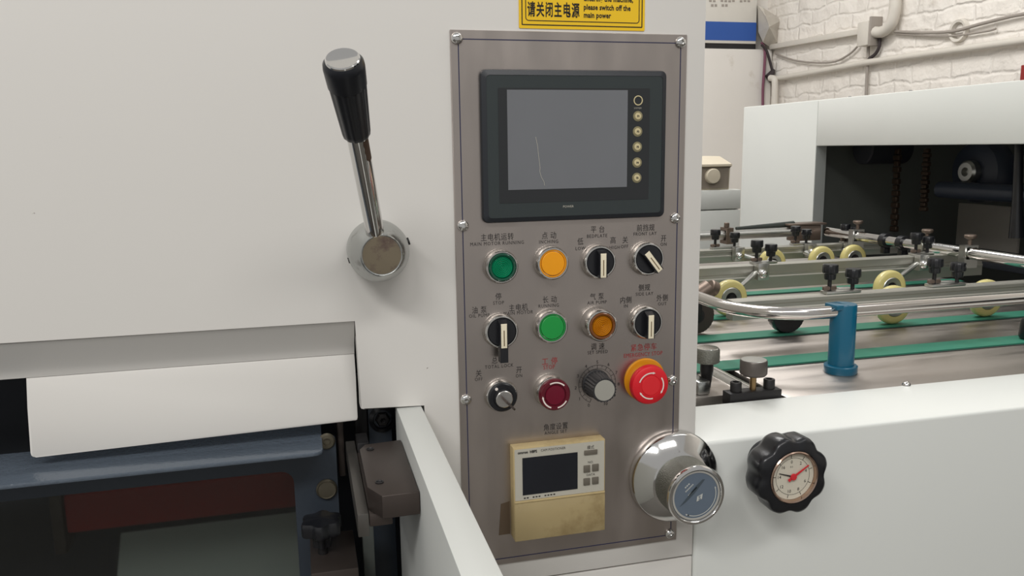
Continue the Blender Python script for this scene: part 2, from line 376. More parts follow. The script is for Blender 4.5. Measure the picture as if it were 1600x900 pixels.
# inside the window
rb = thing('red_window_bar', 'red bar added behind the smoked door window', 'machine part', (-0.3, 0.09, 0.98))  # bar put in behind the pane for the window's red tone
p0 = at(98, 775, Y=0.10); p1 = at(98, 835, Y=0.10)
obj('bar', MB().box(p0.x, -0.15, 0.10, 0.12, p1.z, p0.z, 0.003), REDBAR, rb)
obj('end_bracket', MB().box(p0.x - 0.012, p0.x - 0.001, 0.098, 0.128, p1.z - 0.02, p0.z + 0.01, 0.002), DARKST, rb)
q = at(320, 845, Y=0.09)
gp = obj('inner_tray', MB().prism([(0.060, q.z - 0.06), (0.125, q.z + 0.004), (0.128, q.z), (0.064, q.z - 0.066), (0.064, 0.6), (0.06, 0.6)], YZ, at(178, 860, Y=0.09).x, -0.118), PALEFLOOR)
tag(gp, 'grey sloping tray, lightened for pane haze, low behind the smoked door window', 'tray')

# ---- star knob on its block
kb = thing('clamp_block', 'dark steel clamp block with a black star knob on its top beside the window', 'clamp', (-0.125, -0.018, 0.90))
obj('block', MB().box(-0.146, -0.105, -0.056, 0.0205, 0.90, 0.981, 0.0012), DARKST, kb)
KX, KY = -0.1345, -0.020
knob = obj('star_knob', MB().lathe([(0, 0.008), (0.0080, 0.008), (0.0085, 0.018), (0.0100, 0.0195), (0.0165, 0.0205), (0.0174, 0.022), (0.0174, 0.0315), (0.0166, 0.0335), (0.0100, 0.0345), (0, 0.0350)], (KX, KY, 0.981), (0, 0, 1), 80, 6, 0.11, 0.6), BLACKP, kb)
obj('stem', MB().cyl((KX, KY, 0.981), (KX, KY, 0.9925), 0.0045), BLACKM, knob)

# ---- white side guard bar reaching towards the viewer
sg = thing('side_guard', 'white box-section guard bar reaching towards the viewer below the panel', 'guard', (-0.048, -0.3, 0.3))
obj('bar', MB().box(-0.0598, -0.0362, -0.62, 0.015, 0.55, 1.1052, 0.0008), WHITE2, sg)
# ---- steel slide, stop block
sl = thing('slide_rail', 'dark steel L-shaped slide rail under the chamfered stop block', 'rail', (-0.1, -0.06, 1.05))
obj('rail', MB().box(-0.1076, -0.0988, -0.137, 0.030, 1.049, 1.068, 0.0008), mat('grey_machined_steel', (98, 95, 91), 0.4, 0.7, var=0.1), sl)
obj('front_plate', MB().box(-0.0985, -0.0806, -0.1368, 0.000, 1.0565, 1.0668, 0.0008), DARKST, sl)
obj('rear_tab', MB().box(-0.098, -0.0870, 0.001, 0.03, 1.05, 1.075, 0.001), BLACKM, sl)
st = thing('stop_block', 'dark brown steel stop block with chamfered corners beside the white guard bar', 'block', (-0.08, -0.09, 1.067))
bp = [(-0.0605, -0.030), (-0.0605, -0.148), (-0.0890, -0.1485), (-0.0985, -0.128), (-0.0985, -0.0440), (-0.0930, -0.033)]
obj('block', MB().prism(bp, XY, 1.0672, 1.0860, bev=0.0007), DARKST, st)
for sx_, sy_ in ((-0.0895, -0.047), (-0.0885, -0.122)):
    obj('set_screw', MB().lathe([(0.0034, 0.0), (0.0034, 0.0012), (0.0026, 0.0012), (0.0022, 0.0004), (0, 0.0004)], (sx_, sy_, 1.0857), (0, 0, 1), 20), BLACKM, st)
# ---- machinery deep in the gap beside the door
bpz = at(598, 655, Y=0.05)
pl = thing('bolt_plate', 'dark navy upright plate with a large round bolt in the gap by the guard bar', 'machine part', (-0.07, 0.055, 0.9))
obj('plate', MB().box(-0.0835, -0.0602, 0.052, 0.064, 0.85, 1.12, 0.001), NAVY, pl)
r = obj('ring', MB().lathe([(0.0138, 0), (0.0138, 0.002), (0.0100, 0.004), (0.0092, 0.002), (0.0092, 0)], (bpz.x, 0.052, bpz.z), OUT, 36), BLACKP, pl)
obj('bolt', MB().lathe([(0, 0), (0.0075, 0), (0.0075, 0.004), (0.006, 0.006), (0.003, 0.0065), (0, 0.004)], (bpz.x, 0.052, bpz.z), OUT, 6), BLACKM, pl)
def upright(name, label, x0, x1, y0, y1, z0, z1, m, cat='machine part'):
    return tag(obj(name, MB().box(x0, x1, y0, y1, z0, z1, 0.001), m), label, cat)
upright('grey_upright', 'short dark grey upright block left of the round bolt', -0.0965, -0.0845, 0.050, 0.070, 1.058, 1.125, BLACKM)
upright('narrow_upright', 'narrow dark upright strip just right of the guard door edge', -0.1145, -0.1085, 0.036, 0.06, 1.03, 1.10, DARKST)
a0, a1 = at(566, 830, Y=0.0), at(584, 830, Y=0.0)
upright('support_strip', 'pale grey-green upright strip under the slide rail', a0.x, a1.x, 0.0, 0.012, 0.86, 1.0488, GREYIN)
c0 = at(640, 893, Y=-0.02)
cy = thing('dark_cylinder', 'dark steel cylinder lying low at the foot of the guard bar', 'machine part', (c0.x - 0.012, -0.03, c0.z - 0.03))
obj('barrel', MB().lathe([(0, 0), (0.012, 0), (0.013, 0.001), (0.013, 0.034), (0.0115, 0.0355), (0, 0.0355)], (c0.x - 0.036, -0.045, c0.z - 0.0135), (1, 0, 0), 36), BLACKM, cy)
obj('set_screw', MB().cyl((c0.x - 0.031, -0.0505, c0.z - 0.003), (c0.x - 0.031, -0.054, c0.z + 0.0008), 0.0035, 16), BLACKP, cy)

# ================================================================== warning sticker above the panel
sk = thing('warning_sticker', 'yellow warning sticker with black Chinese and English text above panel', 'sticker', (0.125, 0.0, 1.452))
s0 = at(811, 44, Y=0.0015); s1 = at(1007, 49, Y=0.0015)
SX0, SX1, SZ0, SZ1 = s0.x, s1.x, s0.z, s0.z + 0.075
obj('sheet', MB().prism(rrect(SX0, SX1, SZ0, SZ1, 0.001, 2), XZ, 0.0019, 0.0013), STICKER, sk)
def line_frame(x0, x1, z0, z1, r, w, y):
    return frame_prism(MB(), rrect(x0, x1, z0, z1, r), rrect(x0 + w, x1 - w, z0 + w, z1 - w, max(r - w, 0.0001)), XZ, y, y - 0.0002)
obj('outer_line', line_frame(SX0 + 0.0024, SX1 - 0.0024, SZ0 + 0.0028, SZ1 - 0.0024, 0.0008, 0.0009, 0.0013), BLACKINK, sk)
obj('inner_line', line_frame(SX0 + 0.0060, SX1 - 0.0054, SZ0 + 0.0066, SZ1 - 0.006, 0.003, 0.0007, 0.0013), BLACKINK, sk)
YS = 0.0011
p = at(865, 15.5, Y=YS); text('请关闭主电源', 0.0100, p, BLACKINK, sk, sx=0.56, sp=1.17, thick=0.0003)
for t, px, py in (('entering the machine,', 912, -3), ('please switch off the', 912, 10.5), ('main power', 912, 23)):
    p = at(px, py, Y=YS); text(t, 0.0048, p, BLACKINK, sk, align='LEFT', sx=0.80, sp=1.04, thick=0.0002)

# ================================================================== control panel plate
PW, PH, PT = 0.23, 0.517, 1.45
pan = thing('control_plate', 'brushed stainless steel control panel plate with engraved Chinese and English labels', 'control panel', (PW / 2, 0.002, PT - PH))
obj('plate', MB().box(0, PW, 0.0, 0.0019, PT - PH, PT, 0.0004, 1), STEEL, pan)
tl, tr, br = at(715, 60, Y=0), at(1064.5, 66.5, Y=0), at(1048.5, 836, Y=0)
ix0, ix1, iz0, iz1 = tl.x, tr.x, br.z, tl.z
obj('border_line', line_frame(ix0, ix1, iz0, iz1, 0.0006, 0.0009, 0.0), LINEBLUE, pan)
for px, py in ((714.5, 59.5), (1064.5, 66), (724, 353), (1056, 341), (728.5, 625), (1051.5, 595), (1047.5, 834.5)):
    c = at(px, py, Y=-0.002)
    sc_ = obj('screw', MB().lathe([(0.0050, 0), (0.0054, 0.0008), (0.0050, 0.0022), (0.0036, 0.0034), (0.0020, 0.0038), (0.0017, 0.0018), (0, 0.0018)], (c.x, 0, c.z), OUT, 28), CHROME, pan)
YT = -0.00025
def lab(t, px, py, h=0.0046, m=INK, sx=1.0, sp=1.12, thick=0.0):
    text(t, h, at(px, py, Y=YT), m, pan, sx=sx, sp=sp, thick=thick)
CH = dict(h=0.0053, sx=0.84, sp=1.10)
EN = dict(h=0.0034, sx=0.86, sp=1.18)
for t, px, py in (('主电机运转', 777, 370.5), ('点 动', 858, 368), ('平 台', 934, 358.5), ('前挡规', 1009, 356), ('低', 907, 377.5), ('高', 958, 375.5), ('关', 977, 375), ('开', 1037, 372.5),
                  ('停', 779, 463.5), ('油 泵', 749, 484.5), ('主电机', 810, 480.5), ('长 动', 859, 468), ('气 泵', 933, 463.5), ('侧规', 1007, 449.5), ('内侧', 978, 469), ('外侧', 1035, 465.5),
                  ('总', 773, 563.5), ('关', 748, 583.5), ('开', 811, 578), ('调 速', 934, 541.5), ('角度设置', 868.5, 666.5)):
    lab(t, px, py, **CH)
for t, px, py in (('MAIN MOTOR RUNNING', 777, 380), ('INCHING', 857.5, 377.5), ('BEDPLATE', 933, 368.5), ('FRONT LAY', 1008, 365), ('LOW', 907, 388), ('HIGH', 960.5, 386.5), ('OFF', 976, 385), ('ON', 1037, 381.5),
                  ('STOP', 779, 473), ('OIL PUMP', 749, 493), ('MAIN MOTOR', 810, 488.5), ('RUNNING', 857.5, 477.5), ('AIR PUMP', 933, 472.5), ('SIDE LAY', 1007, 459), ('IN', 978, 478), ('OUT', 1035, 474.5),
                  ('TOTAL LOCK', 780, 572), ('OFF', 748, 592.5), ('ON', 811, 587), ('SET SPEED', 934, 550), ('ANGLE SET', 868.5, 675)):
    lab(t, px, py, **EN)
for t, px, py in (('工 停', 859, 564.5), ('紧急停车', 1006, 542.5)):
    lab(t, px, py, 0.0056, REDINK, 0.88, 1.12)
for t, px, py in (('STOP', 858, 573.5), ('EMERGENCY STOP', 1005, 553.5)):
    lab(t, px, py, 0.0042, REDINK, 0.80, 1.1)

# ================================================================== touch screen unit
A, B_, C_, D_ = at(748, 107.5, Y=0), at(1039, 112, Y=0), at(1035, 339, Y=0), at(753, 347.5, Y=0)
hx0, hx1, hz0, hz1 = (A.x + D_.x) / 2, (B_.x + C_.x) / 2, (C_.z + D_.z) / 2, (A.z + B_.z) / 2
hm = thing('touch_screen_unit', 'dark charcoal touch screen display with six round keys on the panel', 'display', ((hx0 + hx1) / 2, 0, hz0))
mb = MB()
o0, o1 = rrect(hx0, hx1, hz0, hz1, 0.0055), rrect(hx0 + 0.0008, hx1 - 0.0008, hz0 + 0.0008, hz1 - 0.0008, 0.005)
o2 = rrect(hx0 + 0.0050, hx1 - 0.0050, hz0 + 0.0046, hz1 - 0.0052, 0.0035)
V = mb.bm.verts.new; rings = [[V((x, y, z)) for x, z in P] for P, y in ((o0, 0.0), (o0, -0.0035), (o1, -0.0052), (o2, -0.0068), (o2, -0.0060))]
for Ra, Rb in zip(rings, rings[1:]):
    for i in range(len(Ra)): mb.bm.faces.new((Ra[i], Ra[(i + 1) % len(Ra)], Rb[(i + 1) % len(Rb)], Rb[i]))
mb.bm.faces.new(rings[-1])
obj('bezel', mb, HMI2, hm)
obj('front_face', MB().prism(o2, XZ, -0.0059, -0.0064), HMI, hm)
YH = -0.0066
i0, i1 = at(778, 139, Y=YH), at(1013, 314, Y=YH); i0b = at(780, 318, Y=YH)
obj('membrane', MB().prism(rrect(i0.x, i1.x, i0b.z, i0.z + 0.001, 0.0006, 2), XZ, -0.0063, -0.0067), HMI3, hm)
s0, s1, s2, s3 = at(792, 140, Y=YH), at(981, 141, Y=YH), at(979, 292, Y=YH), at(794, 297, Y=YH)
sx0, sx1, sz0, sz1 = (s0.x + s3.x) / 2, (s1.x + s2.x) / 2, (s2.z + s3.z) / 2, (s0.z + s1.z) / 2
scr = obj('screen', MB().prism([(sx0, sz0), (sx1, sz0), (sx1, sz1), (sx0, sz1)], XZ, -0.0066, -0.0070), SCREEN, hm)
sp_ = [at(x, y, Y=-0.0071) for x, y in ((837, 214), (840, 228), (841.5, 243), (844, 262), (843.5, 268), (846, 277), (850, 284), (851, 290))]
obj('scratch', MB().tube(sp_, 0.00022, 5), PALEGREY, scr)
for i, (px, py) in enumerate(((997, 157), (996.5, 181.5), (996, 205.5), (995.5, 229.5), (995.2, 254), (994.8, 277.8))):
    c = at(px, py, Y=YH)
    if i == 0:
        obj('key_ring', MB().lathe([(0.0046, 0), (0.0046, 0.0004), (0.0037, 0.0004), (0.0037, 0)], (c.x, -0.0067, c.z), OUT, 32), CREAM, hm)
        text('SYSTEM', 0.0015, at(996.5, 169, Y=-0.0070), PALEGREY, hm, sp=1.1)
    else:
        k = obj('function_key', MB().lathe([(0.0048, 0), (0.0048, 0.0003), (0.0043, 0.0003), (0.0042, 0.0006), (0, 0.0006)], (c.x, -0.0067, c.z), OUT, 32), mat('olive_key_ring', (138, 130, 100), 0.5), hm)
        obj('key_cap', MB().lathe([(0.0032, 0), (0.0030, 0.0007), (0, 0.0009)], (c.x, -0.0072, c.z), OUT, 28), CREAM, k)
        text('F%d' % i, 0.0017, (c.x, -0.0083, c.z), INK, k, thick=0.0001)
text('POWER', 0.0022, at(888, 322.5, Y=-0.0066), PALEGREY, hm, sp=1.02)

# ================================================================== panel controls
def bezel_base(px, py, h):
    """centre on the plate of a control whose face stands h proud"""
    c = at(px, py, Y=-h); return Vector((c.x, 0.0, c.z))
def bezel(parent, c, h=0.0115, ro=0.0150, ri=0.0118, floor=0.008, k=1.0):
    ro *= k; ri *= k
    return obj('bezel', MB().lathe([(ro, 0), (ro + 0.0003, 0.0015), (ro, h * 0.55), (ro - 0.0006, h - 0.0012), (ro - 0.0016, h), (ri + 0.0004, h), (ri, h - 0.0006), (ri, floor), (0, floor)], c, OUT, 48), SILVER, parent)
GC = 'round controls on the steel panel'
def lamp(name, label, px, py, m, mrim, proud, rl=0.0114, cat='indicator lamp'):
    c = bezel_base(px, py, proud); t = thing(name, label, cat, c, GC)
    bezel(t, c, proud - 0.001, 0.0148, 0.0122, proud - 0.005)
    ln = obj('lens_rim', MB().lathe([(0.0121, proud - 0.005), (0.0121, proud - 0.001), (0.0112, proud), (0.0098, proud - 0.0003), (0.0096, proud - 0.0025), (0, proud - 0.0025)], c, OUT, 48), mrim, t)
    prof = [(0.0096, proud - 0.0024)]
    for k in range(6):
        r = 0.0090 - k * 0.0015
        prof += [(r + 0.0003, proud - 0.0022), (r - 0.0004, proud - 0.0010), (r - 0.0010, proud - 0.0021)]
    prof += [(0, proud - 0.0022)]
    obj('lens', MB().lathe(prof, c, OUT, 48), m, t)
    t.scale = (1.09, 1, 1.09); return t
def push(name, label, px, py, m, h=0.0115):
    c = bezel_base(px, py, h); t = thing(name, label, 'push button', c, GC)
    bezel(t, c, h, 0.0148, 0.0119, h - 0.004)
    obj('gasket', MB().lathe([(0.0118, h - 0.0039), (0.0118, h - 0.0008), (0.0109, h - 0.0008), (0.0109, h - 0.0035)], c, OUT, 48), m, t)
    obj('cap', MB().lathe([(0.0104, h - 0.0038), (0.0104, h - 0.0006), (0.0099, h - 0.0001), (0, h + 0.0001)], c, OUT, 48), m, t)
    t.scale = (1.10, 1, 1.10); return t
def selector(name, label, px, py, ang, long=0.0):
    """ang: where the ivory pointer's low end points, degrees clockwise from straight down"""
    h = 0.0095; c = bezel_base(px, py, h); t = thing(name, label, 'selector switch', c, GC)
    bezel(t, c, h, 0.0150, 0.0122, h - 0.003)
    obj('dial', MB().lathe([(0.0121, h - 0.003), (0.0121, h - 0.0008), (0.0117, h - 0.0002), (0, h - 0.0002)], c, OUT, 48), BLACKP, t)
    a = math.radians(ang); dn = Vector((-math.sin(a), 0, -math.cos(a))); sd = Vector((-dn.z, 0, dn.x))
    def F(x, y, k): return c + sd * x + dn * y + OUT * k
    lo = 0.0125 + long
    def wedge(x0, x1, y0, y1, k0, k1, kt):
        mb = MB(); Vn = mb.bm.verts.new
        b_ = [Vn(F(x, y, k0)) for x, y in ((x0, y0), (x1, y0), (x1, y1), (x0, y1))]; t_ = [Vn(F(x, y, k)) for x, y, k in ((x0 + .0002, y0 + kt, k1), (x1 - .0002, y0 + kt, k1), (x1 - .0002, y1, k1), (x0 + .0002, y1, k1))]
        mb.bm.faces.new(b_[::-1]); mb.bm.faces.new(t_)
        for i in range(4): mb.bm.faces.new((b_[i], b_[(i + 1) % 4], t_[(i + 1) % 4], t_[i]))
        return mb
    hd = obj('handle', wedge(-0.0036, 0.0036, -0.0112, lo, h - 0.0003, h + 0.0078, 0.004), BLACKP, t)
    obj('pointer', wedge(-0.0026, 0.0026, -0.0085, 0.0122, h + 0.0077, h + 0.0082, 0.0012), IVORY, hd)
    obj('pointer_line', MB().quad(F(-0.0004, -0.003, h + 0.00835), F(0.0004, -0.003, h + 0.00835), F(0.0004, 0.0105, h + 0.00835), F(-0.0004, 0.0105, h + 0.00835)), BRASS, hd)
    t.scale = (1.12, 1, 1.12); return t
lamp('indicator_lamp', 'green ribbed indicator lamp under the main motor running lettering', 785.5, 418, GREEN1, mat('dark_green_rim', (6, 74, 54), 0.2, coat=0.5), 0.0115)
push('push_button', 'yellow push button labelled inching', 864.5, 412, YELLOW)
selector('selector_switch', 'black selector switch with upright pointer, below bedplate lettering', 938.5, 410, 0)
selector('selector_switch', 'black selector switch turned diagonally, below front lay lettering', 1014.5, 405, -38)
selector('selector_switch', 'black selector switch with long lever under stop lettering', 784.5, 519, 0, 0.0125)
push('push_button', 'green flat push button labelled running', 863.5, 512, GREEN2)
lamp('illuminated_button', 'amber ribbed lamp in a tall bezel labelled air pump', 942, 510, AMBER, AMBERD, 0.019)
selector('selector_switch', 'black selector switch with upright pointer, below side lay lettering', 1012.5, 505, 0)
# key switch
c = bezel_base(785, 620, 0.008); ks = thing('key_switch', 'black key switch with a key inserted, labelled total lock', 'key switch', c, GC)
bezel(ks, c, 0.0075, 0.0142, 0.0126, 0.005)
obj('dial', MB().lathe([(0.0125, 0.005), (0.0125, 0.0095), (0.0116, 0.0105), (0.0088, 0.0105), (0.0082, 0.0120), (0, 0.0120)], c, OUT, 44), BLACKP, ks)
obj('dot', MB().lathe([(0.0013, 0), (0.0013, 0.0003), (0, 0.0003)], c + OUT * 0.0104 + Vector((-0.0058, 0, 0.0082)), OUT, 16), WHITEINK, ks)
obj('lock_core', MB().lathe([(0.0074, 0.0118), (0.0074, 0.0150), (0.0068, 0.0156), (0, 0.0156)], c, OUT, 36), SILVER, ks)
kd = Vector((0.62, 0, -0.62)).normalized(); kn = Vector((kd.z, 0, -kd.x)); mb = MB()
kc = c + OUT * 0.0156
for q in [(-0.0045, 0.0065)]:
    pts = []
    for (l, k) in ((-0.0045, 0.0), (0.0062, 0.0), (0.0085, 0.012), (0.006, 0.0145), (-0.002, 0.013)):
        pts.append(kc + kd * l + OUT * k)
    a_ = [mb.bm.verts.new(p + kn * 0.0008) for p in pts]; b_ = [mb.bm.verts.new(p - kn * 0.0008) for p in pts]
    mb.bm.faces.new(a_); mb.bm.faces.new(b_[::-1])
    for i in range(5): mb.bm.faces.new((a_[i], b_[i], b_[(i + 1) % 5], a_[(i + 1) % 5]))
obj('key', mb, DARKST, ks)
ks.scale = (1.12, 1.1, 1.12)
# arrow arcs on round caps
def arc_print(parent, c, h, r, w, a0, a1, m, head=0.0):
    mb = MB(); n = 14; P = []
    for i in range(n + 1):
        a = math.radians(a0 + (a1 - a0) * i / n); d = Vector((math.cos(a), 0, math.sin(a)))
        P.append((mb.bm.verts.new(c + d * (r - w / 2) + OUT * h), mb.bm.verts.new(c + d * (r + w / 2) + OUT * h)))
    for (i, o), (k, l) in zip(P, P[1:]): mb.bm.faces.new((i, o, l, k))
    if head:
        a = math.radians(a1); s = 1 if a1 > a0 else -1; d = Vector((math.cos(a), 0, math.sin(a))); t = Vector((-math.sin(a), 0, math.cos(a))) * s
        mb.bm.faces.new([mb.bm.verts.new(c + d * (r - head * .7) + OUT * h), mb.bm.verts.new(c + d * (r + head * .7) + OUT * h), mb.bm.verts.new(c + d * r + t * head * 1.5 + OUT * h)])
    obj('arrow', mb, m, parent, smooth=0)
# red latching stop button
h = 0.0175; c = bezel_base(867, 617, h); rs = thing('stop_button', 'dark red translucent round stop button with white curved arrows', 'push button', c, GC)
bezel(rs, c, 0.0105, 0.0148, 0.0118, 0.008)
obj('neck', MB().cyl(c + OUT * 0.0079, c + OUT * 0.0125, 0.0112, 40), BLACKM, rs)
cap = obj('cap', MB().lathe([(0.0112, 0.0105), (0.0136, 0.0115), (0.0140, 0.0130), (0.0138, 0.0162), (0.0128, h), (0.0098, h), (0.0092, h - 0.0012), (0, h - 0.0012)], c, OUT, 48), MAROOND, rs)
obj('lens', MB().lathe([(0.0088, h - 0.0012), (0.0084, h - 0.0003), (0, h - 0.0002)], c, OUT, 40), MAROON, cap)
arc_print(cap, c, h + 0.0002, 0.0113, 0.0012, 115, 45, WHITEINK); arc_print(cap, c, h + 0.0002, 0.0113, 0.0012, 330, 280, WHITEINK); arc_print(cap, c, h + 0.0002, 0.0113, 0.0012, 250, 190, WHITEINK, 0.0014)
rs.scale = (1.12, 1.1, 1.12)
# speed knob with printed scale
h = 0.024; c = bezel_base(944, 609.5, h); sk_ = thing('speed_dial', 'ribbed grey rotary speed knob with pale cap over a numbered dial scale', 'rotary knob', c, GC)
obj('skirt', MB().lathe([(0.0128, 0.0008), (0.0128, 0.0025), (0.0122, 0.0034), (0, 0.0034)], c, OUT, 48), KNOBRUB, sk_)
obj('grip', MB().lathe([(0.0118, 0.003), (0.0112, 0.010), (0.0108, h - 0.0015), (0.0106, h), (0.0098, h), (0, h - 0.0004)], c, OUT, 96, 24, 0.035), KNOBRUB, sk_)
obj('cap', MB().lathe([(0.0094, h - 0.0004), (0.0092, h + 0.0004), (0, h + 0.0005)], c, OUT, 40), GREYCAP, sk_)
sk_.scale = (1.12, 1.05, 1.12)
def dial(parent, c, y, r, w, a0, a1, m, name='scale_arc'):
    mb = MB(); n = 48; P = []
    for i in range(n + 1):
        a = math.radians(a0 + (a1 - a0) * i / n); d = Vector((math.cos(a), 0, math.sin(a)))
        P.append((mb.bm.verts.new(c + d * (r - w / 2) + OUT * y), mb.bm.verts.new(c + d * (r + w / 2) + OUT * y)))
    for (i, o), (k, l) in zip(P, P[1:]): mb.bm.faces.new((i, o, l, k))
    return mb
sa0, sa1 = 247, -67; c = c + Vector((0.0018, 0, -0.0010))
obj('scale_arc', dial(pan, c, 0.0003, 0.0196, 0.0004, sa0, sa1, INK), INK, pan, smooth=0)
obj('scale_arc', dial(pan, c, 0.0003, 0.0160, 0.0003, sa0, sa1, INK), INK, pan, smooth=0)
tick = MB()
for k in range(21):
    a = math.radians(sa0 + (sa1 - sa0) * k / 20); d = Vector((math.cos(a), 0, math.sin(a))); s_ = Vector((-d.z, 0, d.x)) * 0.00018
    r0_ = 0.0160 if k % 2 == 0 else 0.0178
    tick.quad(c + d * r0_ - s_ + OUT * 0.0003, c + d * 0.0196 - s_ + OUT * 0.0003, c + d * 0.0196 + s_ + OUT * 0.0003, c + d * r0_ + s_ + OUT * 0.0003)
obj('scale_ticks', tick, INK, pan, smooth=0)
for k in range(11):
    a = math.radians(sa0 + (sa1 - sa0) * k / 10); text(str(k), 0.0034, c + Vector((math.cos(a), 0, math.sin(a))) * 0.0228 + OUT * 0.0003, INK, pan)
# emergency stop
h = 0.020; c = bezel_base(1017.5, 603, h); es = thing('emergency_stop_button', 'large red mushroom emergency stop button on an amber collar', 'emergency button', c, GC)
obj('collar', MB().lathe([(0.0205, 0), (0.0208, 0.0012), (0.0198, 0.0026), (0.0150, 0.0030), (0.0140, 0.0028), (0, 0.0028)], c + Vector((0.0012, 0, 0.0012)), OUT, 56), ORANGE, es)
obj('bezel', MB().lathe([(0.0146, 0.0028), (0.0146, 0.0080), (0.0136, 0.0092), (0, 0.0092)], c, OUT, 44), SILVER, es)
cap = obj('cap', MB().lathe([(0.0130, 0.009), (0.0180, 0.0105), (0.0190, 0.0125), (0.0190, 0.0152), (0.0180, 0.0182), (0.0155, h - 0.0002), (0.0100, h), (0.0098, h - 0.0004), (0, h - 0.0004)], c, OUT, 60), RED, es)
obj('centre_disc', MB().lathe([(0.0094, h - 0.0004), (0.0090, h + 0.0002), (0, h + 0.0003)], c, OUT, 44), REDIN, cap)
for a0, a1 in ((160, 82), (35, -30), (278, 215)):
    arc_print(cap, c, h + 0.00025, 0.0124, 0.0012, a0, a1, WHITEINK, 0.0016)

es.scale = (1.06, 1, 1.06)
# ================================================================== cam positioner unit
hp = 0.014
F0, F1, F2, F3 = at(803, 700.5, Y=-hp), at(946, 686.5, Y=-hp), at(945, 828, Y=-hp), at(803, 846, Y=-hp)
fx0, fx1, fz0, fz1 = (F0.x + F3.x) / 2, (F1.x + F2.x) / 2, (F2.z + F3.z) / 2, (F0.z + F1.z) / 2
cp = thing('cam_positioner', 'yellowed cream cam positioner unit with small dark display and taped lid', 'controller', ((fx0 + fx1) / 2, 0, fz0))
zs = at(870, 777.5, Y=-hp).z
obj('housing', MB().box(fx0, fx1, -hp + 0.0003, 0.0, fz0 + 0.0005, fz1, 0.0009), YELLOWBEIGE, cp)
obj('fascia', MB().prism(rrect(fx0 + 0.0012, fx1 - 0.0012, zs + 0.0015, fz1 - 0.0014, 0.0008, 2), XZ, -hp + 0.0002, -hp - 0.0002), PALEGREY, cp)
obj('hinge_ridge', MB().box(fx0 + 0.0005, fx1 - 0.0005, -hp - 0.0012, -hp + 0.0002, zs - 0.0011, zs + 0.0012, 0.0005), YELLOWBEIGE, cp)
obj('lid', MB().box(fx0 + 0.0003, fx1 - 0.0003, -hp - 0.0009, -hp + 0.0002, fz0, zs - 0.0013, 0.0005), YELLOWLID, cp)
YP = -hp - 0.0004
d0, d1, d2, d3 = at(816, 716, Y=YP), at(903, 706.5, Y=YP), at(902, 763.5, Y=YP), at(817, 774.5, Y=YP)
obj('display', MB().prism([((d0.x + d3.x) / 2, (d2.z + d3.z) / 2), ((d1.x + d2.x) / 2, (d2.z + d3.z) / 2), ((d1.x + d2.x) / 2, (d0.z + d1.z) / 2), ((d0.x + d3.x) / 2, (d0.z + d1.z) / 2)], XZ, -hp, -hp - 0.0005), LCD, cp)
def key(px, py, w, hgt):
    k = at(px, py, Y=YP); obj('key', MB().box(k.x - w / 2, k.x + w / 2, -hp - 0.0014, -hp, k.z - hgt / 2, k.z + hgt / 2, 0.0005), KEYGREY, cp)
key(923, 706.5, 0.0138, 0.0048)
for px, py in ((916.8, 732.3), (930.2, 730.3), (916.6, 752.3), (930, 750.5)): key(px, py, 0.0068, 0.0074)
text('omron', 0.0027, at(817, 707, Y=YP), INK, cp, thick=0.00015, sx=1.0)
text('H8PS', 0.0028, at(833.5, 705.3, Y=YP), INK, cp, thick=0.00015, sx=0.86)
text('CAM POSITIONER', 0.0025, at(864.5, 701.6, Y=YP), INK, cp, sx=0.88, sp=1.04)
text('模式', 0.0030, at(923, 699, Y=YP), INK, cp, sx=0.9)
text('NO.', 0.0024, at(923, 722, Y=YP), INK, cp)
text('DATA', 0.0024, at(923, 741.5, Y=YP), INK, cp)
marks(cp, [at(820 + k * 4.6, 778.5 - k * 0.62, Y=YP) for k in range(11) if k not in (2, 6)], 0.0019, 0.0013, INK)
# old glue mark beside the unit
obj('glue_stain', MB().prism([(fx0 - 0.0125, fz0 + 0.002), (fx0 - 0.001, fz0 + 0.002), (fx0 - 0.001, zs - 0.004), (fx0 - 0.010, zs - 0.006)], XZ, -0.0001, -0.0003), mat('brown_glue_film', (112, 96, 80), 0.5, 0.6, var=0.15), pan)

# ================================================================== big chrome adjusting knob
c0 = at(1050, 741.5, Y=0); c = Vector((c0.x, 0.0, c0.z))
bk = thing('adjusting_dial', 'large chrome flanged adjusting knob with blue-grey counter face at panel corner', 'knob', c)
fg = obj('flange', MB().lathe([(0, 0.0), (0.0480, 0.0), (0.0487, 0.0015), (0.0485, 0.0060), (0.0476, 0.0095), (0.0466, 0.0105), (0.0325, 0.0225), (0.0290, 0.0235), (0, 0.0235)], c, OUT, 96), CHROME, bk)
obj('grip', MB().lathe([(0.0288, 0.022), (0.0294, 0.024), (0.0294, 0.0505)], c, OUT, 96, 48, 0.004), KNURL, bk)
obj('rim', MB().lathe([(0.0294, 0.0503), (0.0303, 0.0512), (0.0306, 0.0540), (0.0294, 0.0560), (0.0272, 0.0563), (0.0261, 0.0551), (0.0259, 0.0535), (0, 0.0535)], c, OUT, 72), CHROME, bk)
fc = obj('counter_face', MB().lathe([(0.0258, 0.0535), (0.0256, 0.0541), (0, 0.0541)], c, OUT, 64), FACEBLUE, bk)
e = c + OUT * 0.0543
ud, vd = Vector((math.cos(0.72), 0, math.sin(0.72))), Vector((-math.sin(0.72), 0, math.cos(0.72)))
for off, n, w_ in ((0.0150, 3, 0.0016), (0.0115, 7, 0.0011), (0.0062, 7, 0.0012)):
    marks(fc, [e + vd * off + ud * ((k - (n - 1) / 2) * w_ * 1.45) for k in range(n)], w_, 0.0014, FACEWHITE, 0.72)
obj('glass_edge', MB().lathe([(0.0235, 0.0541), (0.0236, 0.0546), (0.0254, 0.0547), (0.0255, 0.0541)], c, OUT, 64), mat('pale_glass_edge', (168, 166, 160), 0.3), bk)
